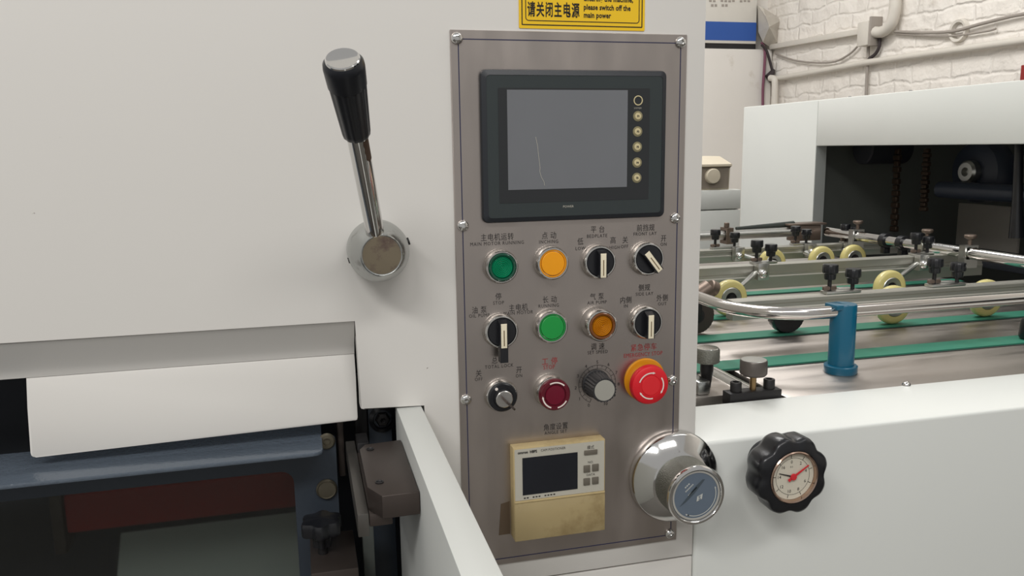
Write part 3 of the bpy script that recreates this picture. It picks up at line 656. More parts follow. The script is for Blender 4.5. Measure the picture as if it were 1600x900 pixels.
a = 0.68; dn = Vector((math.cos(a), 0, math.sin(a))); sd = Vector((-math.sin(a), 0, math.cos(a)))
wd = MB(); wd.bm.faces.new([wd.bm.verts.new(e + dn * l + sd * k) for l, k in ((-0.020, 0.0035), (-0.012, 0.0025), (0.0, 0.003), (0.017, 0.0065), (0.015, 0.0085), (0.006, 0.0082), (-0.008, 0.0055))])
obj('counter_window', wd, FACEBLUED, fc, smooth=0)
lg_ = MB(); k0 = e + Vector((0.0035, 0, -0.0025)) + OUT * 0.0002
obj('emblem', lg_.prism([(k0.x - 0.0032, k0.z - 0.0038), (k0.x + 0.0026, k0.z - 0.0014), (k0.x + 0.0032, k0.z + 0.0038), (k0.x - 0.0026, k0.z + 0.0014)], XZ, k0.y, k0.y - 0.0002), FACEWHITE, fc)
text('S', 0.0042, k0 + OUT * 0.0003, FACEBLUE, fc, thick=0.0001)
arc_print(fc, c, 0.0545, 0.0212, 0.0009, 245, 375, FACEWHITE, 0.0014); arc_print(fc, c, 0.0545, 0.0212, 0.0009, 250, 243, FACEWHITE, 0.0014)
obj('mark', MB().box(c.x - 0.041, c.x - 0.037, -0.0105, -0.0101, c.z - 0.0065, c.z - 0.0061), BLACKINK, fg)

# ================================================================== lever
c0 = at(588, 388, Y=0.002); c = Vector((c0.x, 0.002, c0.z))
lv = thing('control_lever', 'chrome lever with black fluted handle rising from a round hub on the housing', 'lever', c)
hub = obj('hub', MB().lathe([(0, 0), (0.0250, 0), (0.0268, 0.004), (0.0272, 0.012), (0.0268, 0.026), (0.0250, 0.035), (0.0215, 0.044), (0.0182, 0.0505), (0.0172, 0.0515), (0.0166, 0.0512), (0, 0.0512)], c, OUT, 64), DULLCHROME, lv)
obj('hub_face', MB().lathe([(0.0164, 0.0508), (0.0162, 0.0516), (0, 0.0517)], c, OUT, 48), BRASSY, hub)
sd = (Vector((1, 0, 0.28))).normalized()
obj('grub_screw', MB().cyl(c + OUT * 0.02 + sd * 0.026, c + OUT * 0.02 + sd * 0.0285, 0.0034, 14), BLACKM, hub)
obj('grub_screw', MB().cyl(c + OUT * 0.02 - sd * 0.026, c + OUT * 0.02 - sd * 0.0276, 0.0026, 14), BLACKM, hub)
A_ = at(589, 378, Y=-0.034); B_ = at(535.5, 94, Y=-0.158); ax = B_ - A_; L_ = ax.length
obj('rod', MB().lathe([(0.0078, 0), (0.0078, L_ * 0.65)], A_, ax, 32), CHROME, lv)
rust = A_ + ax * 0.46
u_, v_, w_ = basis(ax)
side_d = (Vector((0.75, -0.65, 0)) - w_ * Vector((0.75, -0.65, 0)).dot(w_)).normalized()
mb = MB(); s2 = w_.cross(side_d); rows = []
for i in range(7):
    tt = 0.52 + 0.115 * i / 6; w0 = -0.55 + (0.12 * ((i * 37) % 5) / 5) + (0.35 if i == 0 else 0); row = []
    for k in range(6):
        an = w0 + (0.95 - w0) * k / 5; row.append(mb.bm.verts.new(A_ + ax * tt + (side_d * math.cos(an) + s2 * math.sin(an)) * 0.00795))
    rows.append(row)
for R0, R1 in zip(rows, rows[1:]):
    for k in range(5): mb.bm.faces.new((R0[k], R0[k + 1], R1[k + 1], R1[k]))
obj('rust_patch', mb, mat('flaking_rust', (84, 66, 54), 0.8, 0.2, var=0.3, scale=200), lv)
hl = obj('grip', MB().lathe([(0, L_ * 0.645), (0.0092, L_ * 0.645), (0.0100, L_ * 0.65), (0.0106, L_ * 0.67), (0.0132, L_ * 0.89)], A_, ax, 72, 12, 0.022), BLACKG, lv)
obj('grip_collar', MB().lathe([(0.0132, L_ * 0.89), (0.0138, L_ * 0.893), (0.0145, L_ * 0.97), (0.0141, L_ * 0.988), (0.0124, L_), (0, L_)], A_, ax, 48), BLACKG, hl)
obj('end_cap', MB().lathe([(0.0122, L_ - 0.0002), (0.0120, L_ + 0.0012), (0.0112, L_ + 0.0018), (0.0100, L_ + 0.0012), (0, L_ + 0.0014)], A_, ax, 40), CHROME, hl)

# ================================================================== feeder side beam and gauge wheel
bm_ = thing('feeder_side_rail', 'long white feeder side frame running right under the steel feed table', 'machine frame', (0.77, 0.06, 0))
obj('rail_box', MB().box(0.2518, 1.296, 0.002, 0.118, 0.0, 1.037, 0.004, 3), WHITE2, bm_)
c = at(1416, 602, Z=1.037)
obj('dome_screw', MB().lathe([(0.0055, 0), (0.0052, 0.002), (0.0035, 0.004), (0.0015, 0.0045), (0, 0.003)], c, (0, 0, 1), 24), CHROME, bm_)
c0 = at(1194, 715, Y=0.002); c = Vector((c0.x, 0.0015, c0.z))
gw = thing('gauge_handwheel', 'black lobed handwheel with a cream dial gauge on the white side frame', 'handwheel', c)
obj('hub', MB().lathe([(0, -0.0012), (0.0180, -0.0012), (0.0185, 0.001), (0.0185, 0.012), (0.0160, 0.016), (0.0160, 0.021)], c, OUT, 44), BLACKP, gw)
wprof = [(0.0160, 0.020), (0.0290, 0.0205), (0.0335, 0.023), (0.0355, 0.028), (0.0358, 0.0440), (0.0348, 0.0485), (0.0325, 0.0502), (0.0246, 0.0506), (0.0243, 0.0470), (0, 0.0470)]
u, v, w = basis(OUT); mb = MB(); prev = None; n = 128
for r, hh in wprof:
    if r == 0: ring = [mb.bm.verts.new(c + OUT * hh)]
    else:
        ring = []
        for i in range(n):
            an = 2 * PI * i / n; k = max(0.0, (r - 0.027) / 0.009); q = (0.5 + 0.5 * math.cos(8 * an + 0.5)) ** 1.5
            rr = r + k * (0.0012 - 0.0040 * q); ring.append(mb.bm.verts.new(c + u * rr * math.cos(an) + v * rr * math.sin(an) + OUT * hh))
    if prev:
        for i in range(n):
            j = (i + 1) % n
            mb.bm.faces.new((prev[i], ring[i], ring[j], prev[j]) if len(ring) > 1 else (prev[i], ring[0], prev[j]))
    prev = ring
wheel = obj('wheel', mb, BLACKP, gw, smooth=50)
obj('gauge_ring', MB().lathe([(0.0242, 0.0472), (0.0243, 0.0512), (0.0234, 0.0522), (0.0222, 0.0516), (0.0218, 0.0480)], c, OUT, 64), COPPER, gw)
gf = obj('gauge_face', MB().lathe([(0.0217, 0.0472), (0.0217, 0.0478), (0, 0.0478)], c, OUT, 56), DIALCREAM, gw)
for k, t in enumerate(('0', '2', '4', '6', '8', '10', '12', '14', '16')):
    an = math.radians(97 - 40 * k); d = Vector((math.cos(an), 0, math.sin(an))); s_ = Vector((-d.z, 0, d.x)) * 0.00025
    text(t, 0.0030, c + d * 0.0140 + OUT * 0.0480, NEEDLEB, gf)
    obj('tick', MB().quad(c + d * 0.0172 - s_ + OUT * 0.0480, c + d * 0.0205 - s_ + OUT * 0.0480, c + d * 0.0205 + s_ + OUT * 0.0480, c + d * 0.0172 + s_ + OUT * 0.0480), NEEDLEB, gf, smooth=0)
obj('scale_arc', dial(gf, c, 0.0480, 0.0172, 0.0003, 0, 360, NEEDLEB), NEEDLEB, gf, smooth=0)
text('0.1', 0.0018, c + Vector((-0.0015, -0.0480, 0.0092)), NEEDLEB, gf)
def needle(name, ang, l0, l1, w0, w1, y, m):
    an = math.radians(ang); d = Vector((math.cos(an), 0, math.sin(an))); s_ = Vector((-d.z, 0, d.x)); mb = MB()
    P = [c + d * l0 - s_ * w0, c + d * l1 - s_ * w1, c + d * l1 + s_ * w1, c + d * l0 + s_ * w0]
    a_ = [mb.bm.verts.new(p + OUT * y) for p in P]; b_ = [mb.bm.verts.new(p + OUT * (y + 0.0004)) for p in P]
    mb.bm.faces.new(a_[::-1]); mb.bm.faces.new(b_)
    for i in range(4): mb.bm.faces.new((a_[i], a_[(i + 1) % 4], b_[(i + 1) % 4], b_[i]))
    return obj(name, mb, m, gw)
needle('black_needle', 163, 0, 0.0150, 0.0007, 0.0003, 0.0484, NEEDLEB)
rn = needle('red_needle', 32, -0.006, 0.0180, 0.0014, 0.0005, 0.0492, NEEDLER)
obj('needle_boss', MB().lathe([(0.0031, 0.0490), (0.0029, 0.0502), (0, 0.0504)], c, OUT, 24), NEEDLER, rn)
gw.scale = (1.12, 1.10, 1.14)

# ================================================================== feed table and belts
ZB = 1.037
tb = thing('feed_table', 'brushed steel feed table plate crossed by green belts', 'table', (0.9, 0.7, 0))
obj('table_plate', MB().box(0.4365, 1.295, 0.1185, 1.30, 1.020, 1.0345, 0.001), TABLE, tb)
obj('table_plate', MB().box(0.2520, 0.396, 0.153, 1.30, 1.020, 1.0345, 0.001), TABLE, tb)
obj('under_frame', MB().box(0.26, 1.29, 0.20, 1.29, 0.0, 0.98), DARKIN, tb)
for y0, y1, lb in ((0.253, 0.295, 'nearest green conveyor belt, lying in front of the blue post line'), (0.410, 0.450, 'second green conveyor belt from the front, under the nearest yellow wheels'),
                   (0.558, 0.593, 'third green conveyor belt from the front, between the two aluminium bars'), (0.755, 0.788, 'fourth green conveyor belt from the front, behind the middle bar'), (0.928, 0.962, 'farthest green conveyor belt, under the far yellow wheels')):
    x0 = 0.36 if y0 < 0.3 else 0.26
    bt = thing('conveyor_belt', lb, 'belt', ((x0 + 1.296) / 2, (y0 + y1) / 2, 1.0345), 'green feed belts')
    obj('belt_band', MB().box(x0, 1.296, y0, y1, 1.0353, 1.0372), BELT, bt); obj('belt_backing', MB().box(x0, 1.296, y0 - 0.0035, y1 + 0.001, 1.0346, 1.0353), BELTEDGE, bt)
# roller beside the table slot
rl = tag(obj('feed_roller', MB().cyl((0.4075, 0.153, 1.0305), (0.4075, 0.255, 1.0305), 0.0110, 28, 0.001), CHROME), 'short polished steel feed roller beside the black clamp block', 'roller')
# clamp bar with two socket screws and knurled knob
bl = thing('clamp_bar', 'black clamp bar with two socket screws and a grey thumb knob at the table edge', 'clamp', (0.392, 0.126, 1.0))
obj('bar', MB().box(0.3565, 0.4275, 0.1190, 0.1380, 1.030, 1.0465, 0.0008), BLACKM, bl)
for x in (0.3695, 0.4155):
    obj('socket_screw', MB().lathe([(0, 0), (0.0070, 0), (0.0070, 0.011), (0.0064, 0.0118), (0.0040, 0.0118), (0.0038, 0.006), (0, 0.006)], (x, 0.1290, 1.0465), (0, 0, 1), 28), BLACKM, bl)
k = obj('thumb_knob', MB().lathe([(0, 0.019), (0.0150, 0.019), (0.0166, 0.021), (0.0166, 0.0365), (0.0156, 0.0380), (0, 0.0382)], (0.3930, 0.1290, 1.0465), (0, 0, 1), 56), mat('dark_grey_knob', (104, 98, 94), 0.38, 0.7), bl)
obj('stem', MB().cyl((0.3930, 0.1290, 1.0465), (0.3930, 0.1290, 1.0660), 0.0040, 18), BRASS, k)
obj('knob_top', MB().lathe([(0.0154, 0.0), (0.0150, 0.0004), (0, 0.0004)], (0.3930, 0.1290, 1.0847), (0, 0, 1), 40), ALUMATT, k)
tk = thing('thumb_screw', 'tall knurled thumb screw with a bright top close to the white housing edge', 'thumb screw', (0.362, 0.190, 1.0345))
tz = at(1107, 546, Y=0.19).z
obj('head', MB().lathe([(0, 0), (0.0150, 0.0), (0.0160, 0.001), (0.0160, 0.0165), (0.0146, 0.0185), (0, 0.0188)], (0.362, 0.190, tz - 0.0165), (0, 0, 1), 64, 32, 0.012), KNURL, tk)
obj('head_top', MB().lathe([(0.0145, 0.0), (0.0140, 0.0006), (0, 0.0007)], (0.362, 0.190, tz + 0.0022), (0, 0, 1), 40), CHROME, tk)
obj('shank', MB().lathe([(0.0055, 0.0), (0.0062, 0.006), (0.0085, 0.022), (0.0085, tz - 0.0165 - 1.0345)], (0.362, 0.190, 1.0345), (0, 0, 1), 24), BLACKM, tk)
tag(obj('bearing_block', MB().box(0.335, 0.352, 0.160, 0.205, 1.0346, 1.052, 0.002), DULLCHROME), 'small grey steel bearing block beside the tall thumb screw', 'block')

# ---- blue post and bent tube
c = Vector((0.5715, 0.2015, 1.0345))
ps = thing('blue_post', 'blue painted upright post holding the bent chrome tube on the table', 'post', c)
obj('foot', MB().lathe([(0, 0), (0.0215, 0), (0.0222, 0.001), (0.0222, 0.0100), (0.0210, 0.0112), (0.0176, 0.0114), (0, 0.0114)], c, (0, 0, 1), 56), TEAL, ps)
obj('column', MB().lathe([(0.0172, 0.011), (0.0172, 0.0945), (0.0164, 0.0960), (0, 0.0960)], c, (0, 0, 1), 48), TEAL, ps)
obj('side_cap', MB().box(c.x - 0.0205, c.x - 0.001, c.y - 0.0135, c.y + 0.0135, c.z + 0.0900, c.z + 0.0966, 0.001), TEAL, ps)
TP = [(0.436, 1.06, 1.12), (0.436, 0.305, 1.12)] + [(0.536 - 0.1 * math.cos(a * PI / 40), 0.3018 - 0.1 * math.sin(a * PI / 40), 1.12) for a in range(1, 20)] + [(0.54, 0.2018, 1.12), (1.14, 0.2018, 1.12)]
def smooth_path(P, n=6):
    P = [Vector(p) for p in P]; out = []
    for i in range(len(P) - 1):
        p0, p1, p2, p3 = P[max(i - 1, 0)], P[i], P[i + 1], P[min(i + 2, len(P) - 1)]
        if (p2 - p1).length > 0.3: out.append(p1); continue
        for k in range(n):
            t = k / n; out.append(0.5 * ((2 * p1) + (-p0 + p2) * t + (2 * p0 - 5 * p1 + 4 * p2 - p3) * t * t + (-p0 + 3 * p1 - 3 * p2 + p3) * t ** 3))
    out.append(P[-1]); return out
tag(obj('bent_tube', MB().tube(TP, 0.0088, 28), mat('satin_chrome', (206, 202, 198), 0.16, 1.0, var=0.04), smooth=50), 'bent chrome tube curving from behind the housing to the blue post', 'tube')
pr_ = at(1606, 531, Y=0.27)
rp = thing('rubber_post', 'black rubber tipped post at the right edge of the table', 'post', (pr_.x, 0.27, 1.0373))
obj('stem', MB().cyl((pr_.x, 0.27, 1.0373), (pr_.x, 0.27, 1.06), 0.006), BLACKM, rp)
obj('tip', MB().lathe([(0, -0.016), (0.0125, -0.015), (0.0140, -0.012), (0.0120, 0.012), (0.010, 0.015), (0, 0.016)], (pr_.x, 0.27, 1.0545), (0, 0, 1), 32), BLACKP, rp)

# ---- aluminium bars
def ext_bar(label, x0, x1, y, z0, z1, name='aluminium_bar'):
    m_ = (z0 + z1) / 2; d = 0.02
    prof = [(y, z1 - 0.002), (y + 0.0015, z1), (y + d, z1), (y + d, z0), (y, z0), (y, m_ - 0.006), (y - 0.0008, m_ - 0.004), (y - 0.0008, m_ - 0.001), (y + 0.0015, m_ + 0.001), (y + 0.0015, m_ + 0.006), (y, m_ + 0.008)]
    return tag(obj(name, MB().prism(prof, YZ, x0, x1), ALU, smooth=30), label, 'bar', 'aluminium carrier bars')
YA, YB_, YC = 0.352, 0.662, 1.000
zA1, zA0 = at(1340, 458, Y=YA).z, at(1340, 487, Y=YA).z
zB1, zB0 = at(1240, 410.5, Y=YB_).z, at(1240, 448, Y=YB_).z
zC1, zC0 = at(1170, 387.5, Y=YC).z, at(1170, 408, Y=YC).z
xBe = at(1535, 413, Y=YB_).x
ext_bar('nearest grooved aluminium bar, passing behind the blue post', 0.490, 1.28, YA, zA0, zA1)
ext_bar('middle grooved aluminium bar ending below the chrome rod', 0.28, xBe, YB_, zB0, zB1)
ext_bar('farthest aluminium bar under the far rod', 0.28, at(1420, 380, Y=YC).x, YC, zC0, zC1)

# ---- wheels and their holders
RW = 0.0335
def press_wheel(label, wx, wy, screws, bar_y, bar_z, side, block=True, tire=TIRE):
    """wheel on a belt, carried by an arm from a clamp on a bar; screws: X of the two thumb screws"""
    wz = ZB + RW + 0.0003
    t = thing('press_roller', label, 'wheel', (wx, wy, ZB), 'yellow press wheels on the belts')
    w = 0.0085
    ty = obj('tire', MB().lathe([(0.0205, -w), (0.0290, -w), (RW - 0.001, -w * 0.7), (RW, -w * 0.3), (RW, w * 0.3), (RW - 0.001, w * 0.7), (0.0290, w), (0.0205, w), (0.0205, -w)], (wx, wy, wz), (0, -1, 0), 48), tire, t)
    hb = obj('hub', MB().lathe([(0.0108, -w * 0.9), (0.0205, -w * 0.9), (0.0205, w * 0.9), (0.0190, w * 1.05), (0.0108, w * 0.9), (0.0108, -w * 0.9)], (wx, wy, wz), (0, -1, 0), 40), ALUMATT, t)
    obj('bearing', MB().lathe([(0, -w * 0.6), (0.0107, -w * 0.6), (0.0107, w * 0.5), (0.006, w * 0.5), (0.0055, w * 0.9), (0, w * 0.9)], (wx, wy, wz), (0, -1, 0), 28), BLACKM, hb)
    near = min(screws, key=lambda q: abs(q - wx)); sg_ = 1 if wx > near else -1
    yk = bar_y - 0.0105 if side < 0 else bar_y + 0.0310
    x0, x1 = near - 0.012, near + 0.012
    ya = wy + (0.0125 if side < 0 else -0.0125)
    obj('arm', MB().tube([(wx, ya, wz), (wx - sg_ * 0.010, ya, wz + 0.001), (near + sg_ * 0.016, yk, bar_z - 0.016), (near, yk, bar_z - 0.014)], [0.0045, 0.0045, 0.0055, 0.0055], 10), ALUMATT, t)
    obj('pivot_pin', MB().cyl((wx, wy + (0.0078 if side < 0 else -0.0078), wz), (wx, ya, wz), 0.004, 12), BLACKM, t)
    cx0, cx1 = min(screws) - 0.010, max(screws) + 0.010
    obj('clamp', MB().box(cx0, cx1, bar_y + 0.001, bar_y + 0.0195, bar_z + 0.0004, bar_z + 0.005, 0.0008), ALUMATT, t)
    y0_, y1_ = (bar_y - 0.018, bar_y - 0.0012) if side < 0 else (bar_y + 0.0206, bar_y + 0.037)
    obj('clamp_cheek', MB().box(x0, x1, y0_, y1_, bar_z - 0.028, bar_z + 0.0045, 0.001), ALUMATT, t)
    if side < 0:
        obj('cap_nut', MB().lathe([(0.0085, 0), (0.0085, 0.004), (0.007, 0.009), (0.0035, 0.0115), (0, 0.012)], (near - 0.004, y0_, bar_z - 0.015), (0, -1, 0), 20), CHROME, t)
    for i, sx_ in enumerate(screws):
        sy, zz = bar_y + 0.010, bar_z + 0.005
        hgt = 0.018 if i == 0 else 0.009
        th = obj('thumb_screw', MB().lathe([(0, 0), (0.0080, 0.0), (0.0085, 0.002), (0.0090, 0.009), (0.0112, 0.0105), (0.0118, 0.0125), (0.0116, 0.0225), (0.0106, 0.0240), (0, 0.0240)], (sx_, sy, zz + hgt), (0, 0, 1), 48, 16, 0.03), BLACKP, t)
        obj('shank', MB().cyl((sx_, sy, zz - 0.002), (sx_, sy, zz + hgt), 0.0032, 12), BLACKM, th)
        if i == 0:
            obj('wing_nut', MB().box(sx_ - 0.012, sx_ + 0.012, sy - 0.003, sy + 0.003, zz + 0.0005, zz + 0.0075, 0.002), BROWNNUT, th)
    return t
def sx2(a, b, Y, z): return (at(a, 430, Y=Y + 0.01).x, at(b, 430, Y=Y + 0.01).x)
press_wheel('yellow press wheel behind the nearest bar, next right of the blue post', 0.840, 0.430, sx2(1297, 1333, YA, zA1), YA, zA1, 1)
press_wheel('yellow press wheel behind the nearest bar at the right end of the table', 1.034, 0.430, sx2(1460, 1496, YA, zA1), YA, zA1, 1)
press_wheel('large yellow press wheel at far left in front of the middle bar', at(1140, 450, Y=0.576).x, 0.576, sx2(1181, 1203, YB_, zB1), YB_, zB1, -1)
press_wheel('large yellow press wheel in front of the middle bar near its right end', at(1390, 440, Y=0.576).x, 0.576, sx2(1428, 1446, YB_, zB1), YB_, zB1, -1)
press_wheel('leftmost of the far yellow press wheels behind the middle bar', at(1206, 412, Y=0.945).x, 0.945, sx2(1116, 1146, YC, zC1), YC, zC1, -1)
press_wheel('middle one of the far yellow press wheels behind the middle bar', at(1283, 410, Y=0.945).x, 0.945, sx2(1240, 1257, YC, zC1), YC, zC1, -1)
press_wheel('rightmost of the far yellow press wheels, partly hidden by the middle bar', at(1332, 414, Y=0.945).x, 0.945, sx2(1317, 1332, YC, zC1), YC, zC1, -1)
def brush_wheel(label, x, y, m, r):
    t = thing('brush_roller', label, 'wheel', (x, y, ZB), 'dark brush wheels')
    obj('bristle_ring', MB().lathe([(0.012, -0.010), (r - 0.001, -0.010), (r, -0.006), (r, 0.006), (r - 0.001, 0.010), (0.012, 0.010), (0.012, -0.010)], (x, y, ZB + r), (0, -1, 0), 64, 32, 0.012), m, t)
    obj('hub', MB().lathe([(0, -0.012), (0.012, -0.012), (0.012, 0.012), (0, 0.012)], (x, y, ZB + r), (0, -1, 0), 24), BLACKM, t)
    obj('hanger', MB().box(x - 0.005, x + 0.005, y - 0.016, y - 0.0125, ZB + r - 0.006, ZB + r + 0.035, 0.001), BLACKM, t)
brush_wheel('black brush wheel pressing the second belt under the bent tube', 0.633, 0.430, BLACKP, 0.030)
brush_wheel('dark brown brush wheel half hidden by the white housing edge', at(1086, 478, Y=0.47).x, 0.47, DARKST, 0.031)
kt = at(1113, 447, Y=0.56)
tag(obj('knurled_stop', MB().tube([at(1090, 462, Y=0.55), at(1108, 450, Y=0.55)], 0.016, 20).cyl(at(1108, 448, Y=0.55), at(1119, 453, Y=0.55), 0.014, 24, 0.002), BROWNNUT), 'bronzed knurled stop beside the far left yellow wheel', 'stop')

# ---- rods with clamps
RX, RZ = 1.1673, 1.123
rod = thing('chrome_rod', 'long polished chrome rod running towards the viewer past the dark opening', 'rod', (RX, 0.6, RZ - 0.01))
obj('bar', MB().cyl((RX, 1.075, RZ), (RX, 0.12, RZ), 0.0120, 24, 0.001), CHROME, rod)
def on_rod(px):
    lo, hi = 0.2, 1.08
    for _ in range(40):
        mid = (lo + hi) / 2; q = ROT @ (Vector((RX, mid, RZ)) - CAM)
        if 800 + FPX * q.x / q.z > px: lo = mid
        else: hi = mid
    return lo
for px, lb in ((1384, 'first black collar on the chrome rod, left of the bar clamps'), (1411, 'black collar on the chrome rod beside the left bar clamp')):
    y = on_rod(px); cl = thing('rod_collar', lb, 'collar', (RX, y, RZ - 0.016), 'black collars on the rod')
    obj('ring', MB().lathe([(0.0122, -0.008), (0.0165, -0.008), (0.0165, 0.008), (0.0122, 0.008), (0.0122, -0.008)], (RX, y, RZ), (0, 1, 0), 28), BLACKP, cl)
    obj('foot', MB().box(RX - 0.008, RX + 0.008, y - 0.007, y + 0.007, RZ - 0.030, RZ - 0.0155, 0.001), BLACKP, cl)
for px, lb in ((1338, 'square steel clamp at the far end of the chrome rod'), (1446, 'square steel clamp on the chrome rod above the middle bar'), (1513, 'square steel clamp on the chrome rod at the right bar end')):
    y = on_rod(px); cl = thing('rod_clamp', lb, 'clamp', (RX, y, RZ - 0.02), 'steel clamps on the rod')
    obj('block', frame_prism(MB(), [(RX - 0.016, RZ - 0.030), (RX + 0.016, RZ - 0.030), (RX + 0.016, RZ + 0.016), (RX - 0.016, RZ + 0.016)], [(RX - 0.0121, RZ - 0.0121), (RX + 0.0121, RZ - 0.0121), (RX + 0.0121, RZ + 0.0121), (RX - 0.0121, RZ + 0.0121)], XZ, y - 0.008, y + 0.008), ALUMATT, cl)
    kk = obj('mushroom_knob', MB().lathe([(0.004, 0), (0.004, 0.010), (0.011, 0.014), (0.012, 0.018), (0.0105, 0.0205), (0, 0.021)], (RX + 0.006, y + 0.004, RZ + 0.0162), (0, 0, 1), 28), BROWNNUT, cl)
e0, e1 = at(1240, 361, Y=1.083), at(1096, 367, Y=1.083)
FZ = (e0.z + e1.z) / 2
fr = thing('cross_rod', 'far satin cross rod joining a dark corner block at the rod end', 'rod', (0.8, 1.083, FZ - 0.01))
obj('bar', MB().cyl((0.27, 1.083, FZ - 0.003), (1.070, 1.083, FZ - 0.003), 0.0115, 20, 0.001), ALUMATT, fr)
cbx = thing('corner_block', 'dark bronzed corner block joining the two rods', 'bracket', (1.12, 1.09, FZ - 0.02))
obj('block', MB().box(1.071, 1.150, 1.0765, 1.11, FZ - 0.026, FZ + 0.013, 0.002), BROWNNUT, cbx)
obj('cap_plate', MB().box(1.055, 1.165, 1.074, 1.12, FZ + 0.0135, FZ + 0.0185, 0.002), BROWNNUT, cbx)
g0, g1 = at(1150, 357, Y=1.100), at(1240, 350, Y=1.100)
tag(obj('dark_lath', MB().tube([g0, g1], [0.004, 0.008], 8), mat('dark_green_steel', (52, 58, 54), 0.5)), 'thin dark tapering lath behind the far cross rod', 'bar')
q = at(1135, 366, Y=1.083)
cq = thing('rod_clamp', 'bronzed square clamp on the far cross rod by the white housing', 'clamp', (q.x, 1.083, FZ - 0.02), 'steel clamps on the rod')
obj('block', frame_prism(MB(), [(1.083 - 0.017, FZ - 0.024), (1.083 + 0.017, FZ - 0.024), (1.083 + 0.017, FZ + 0.016), (1.083 - 0.017, FZ + 0.016)], [(1.083 - 0.0118, FZ - 0.0148), (1.083 + 0.0118, FZ - 0.0148), (1.083 + 0.0118, FZ + 0.0088), (1.083 - 0.0118, FZ + 0.0088)], YZ, q.x - 0.008, q.x + 0.010), BROWNNUT, cq)
obj('screw', MB().cyl((q.x, 1.083, FZ + 0.0162), (q.x, 1.083, FZ + 0.028), 0.0065, 16, 0.001), BROWNNUT, cq)

# ================================================================== big white feeder cabinet with dark opening
CX = 1.30
yf = at(1162, 168, X=CX).y; zt = at(1300, 154, X=CX).z; yo = at(1275, 228, X=CX).y; zo = at(1400, 227, X=CX).z
cab = thing('feeder_cabinet', 'white feeder cabinet with a wide dark opening facing the feed table', 'machine', (1.9, 0.7, 0))
TH = 0.034
obj('end_panel', MB().box(CX, CX + TH, yo + 0.001, yf, 0.0, zt, 0.003), WHITE2, cab)
obj('top_panel', MB().box(CX, CX + TH, -0.6, yo - 0.0005, zo, zt, 0.003), WHITE2, cab)
obj('jamb_lining', MB().box(CX + 0.0006, CX + TH, yo - 0.002, yo - 0.0006, 1.04, zo - 0.0005), mat('light_grey_lining', (150, 154, 152), 0.5), cab)
obj('roof', MB().box(CX + TH + 0.0005, 2.5, -0.6, yf, zt - 0.02, zt - 0.0005, 0.002), WHITE2, cab)
obj('far_side', MB().box(CX + TH + 0.0005, 2.5, yf - 0.02, yf, 0.0, zt - 0.021), GREYIN, cab)
obj('rear_panel', MB().box(2.5, 2.52, -0.6, yf, 0.0, zt), NAVY, cab)
obj('near_side', MB().box(CX + TH + 0.0005, 2.5, -0.6, -0.58, 1.04, zt - 0.021), NAVY, cab)
obj('inner_wall', MB().box(CX + TH + 0.001, 2.4, yo + 0.05, yo + 0.07, 0.9, zt - 0.03), GREYIN, cab)
for y, z in ((0.99, zt), (0.62, zt), (1.22, zt)):
    obj('screw', MB().lathe([(0.006, 0), (0.005, 0.003), (0, 0.004)], (CX + 0.02, y, z), (0, 0, 1), 16), CHROME, cab)
# inside
def link_chain(label, px, py0, py1, X):
    a, b = at(px, py0, X=X), at(px - 6, py1, X=X); t = thing('roller_chain', label, 'chain', (X, a.y, min(a.z, b.z)), 'hanging chains')
    n = 14
    for i in range(n):
        p = a.lerp(b, (i + 0.5) / n); hgt = (a - b).length / n
        obj('link', MB().box(p.x - 0.006, p.x + 0.006, p.y - (0.013 if i % 2 else 0.009), p.y + (0.013 if i % 2 else 0.009), p.z - hgt * 0.46, p.z + hgt * 0.46, 0.002, 1), CHAINM, t)
link_chain('oily brown roller chain hanging in the dark opening, left one', 1403, 232, 362, 1.50)
link_chain('faint brown roller chain hanging in the dark opening, right one', 1449, 232, 330, 1.52)
c = at(1532, 268, X=1.62); dW = Vector((-1, 0, 0))
pu = thing('pulley', 'dark blue pulley with a bright steel bush inside the cabinet opening', 'pulley', c)
obj('disc', MB().lathe([(0, -0.04), (0.075, -0.04), (0.082, -0.03), (0.082, 0.01), (0.076, 0.02), (0.045, 0.026), (0, 0.026)], c, dW, 48), mat('inner_navy_paint', (46, 53, 66), 0.4), pu)
obj('bush', MB().lathe([(0.010, 0.026), (0.030, 0.026), (0.030, 0.044), (0.024, 0.050), (0.012, 0.050), (0.010, 0.035), (0, 0.035)], c, dW, 36), ALUMATT, pu)
a_, b_ = at(1470, 296, X=1.53), at(1640, 306, X=1.53)
tag(obj('cross_shaft', MB().tube([a_, a_.lerp(b_, .5), b_], 0.022, 24), mat('inner_navy_paint', (46, 53, 66), 0.4)), 'dark blue cross shaft below the pulley in the opening', 'shaft')
a_ = at(1540, 345, X=1.95)
tag(obj('inner_plate', MB().box(1.74, 1.75, at(1592, 350, X=1.74).y, at(1495, 350, X=1.74).y, 0.99, at(1540, 320, X=1.74).z, 0.002), mat('warm_grey_plate', (150, 146, 140), 0.5)), 'grey plate at the back of the dark opening', 'plate')
a_, b_ = at(1592, 226, X=1.45), at(1588, 372, X=1.45)
tag(obj('hanger_rod', MB().tube([a_, a_.lerp(b_, .6), b_], [0.009, 0.011, 0.016], 14), BLACKP), 'black hanging rod at the right of the dark opening', 'rod')
tag(obj('back_plate', MB().box(1.78, 1.79, at(1600, 250, X=1.78).y - 0.05, at(1535, 250, X=1.78).y, at(1540, 284, X=1.78).z, at(1540, 243, X=1.78).z, 0.002), mat('warm_grey_plate', (150, 146, 140), 0.5)), 'small grey plate behind the pulley in the opening', 'plate')
a_ = at(1347, 232, X=1.42)
tag(obj('dark_drum', MB().cyl((1.42, a_.y, a_.z), (1.56, a_.y, a_.z), 0.045, 32, 0.004), DARKIN), 'round dark drum at the upper left of the opening', 'drum')
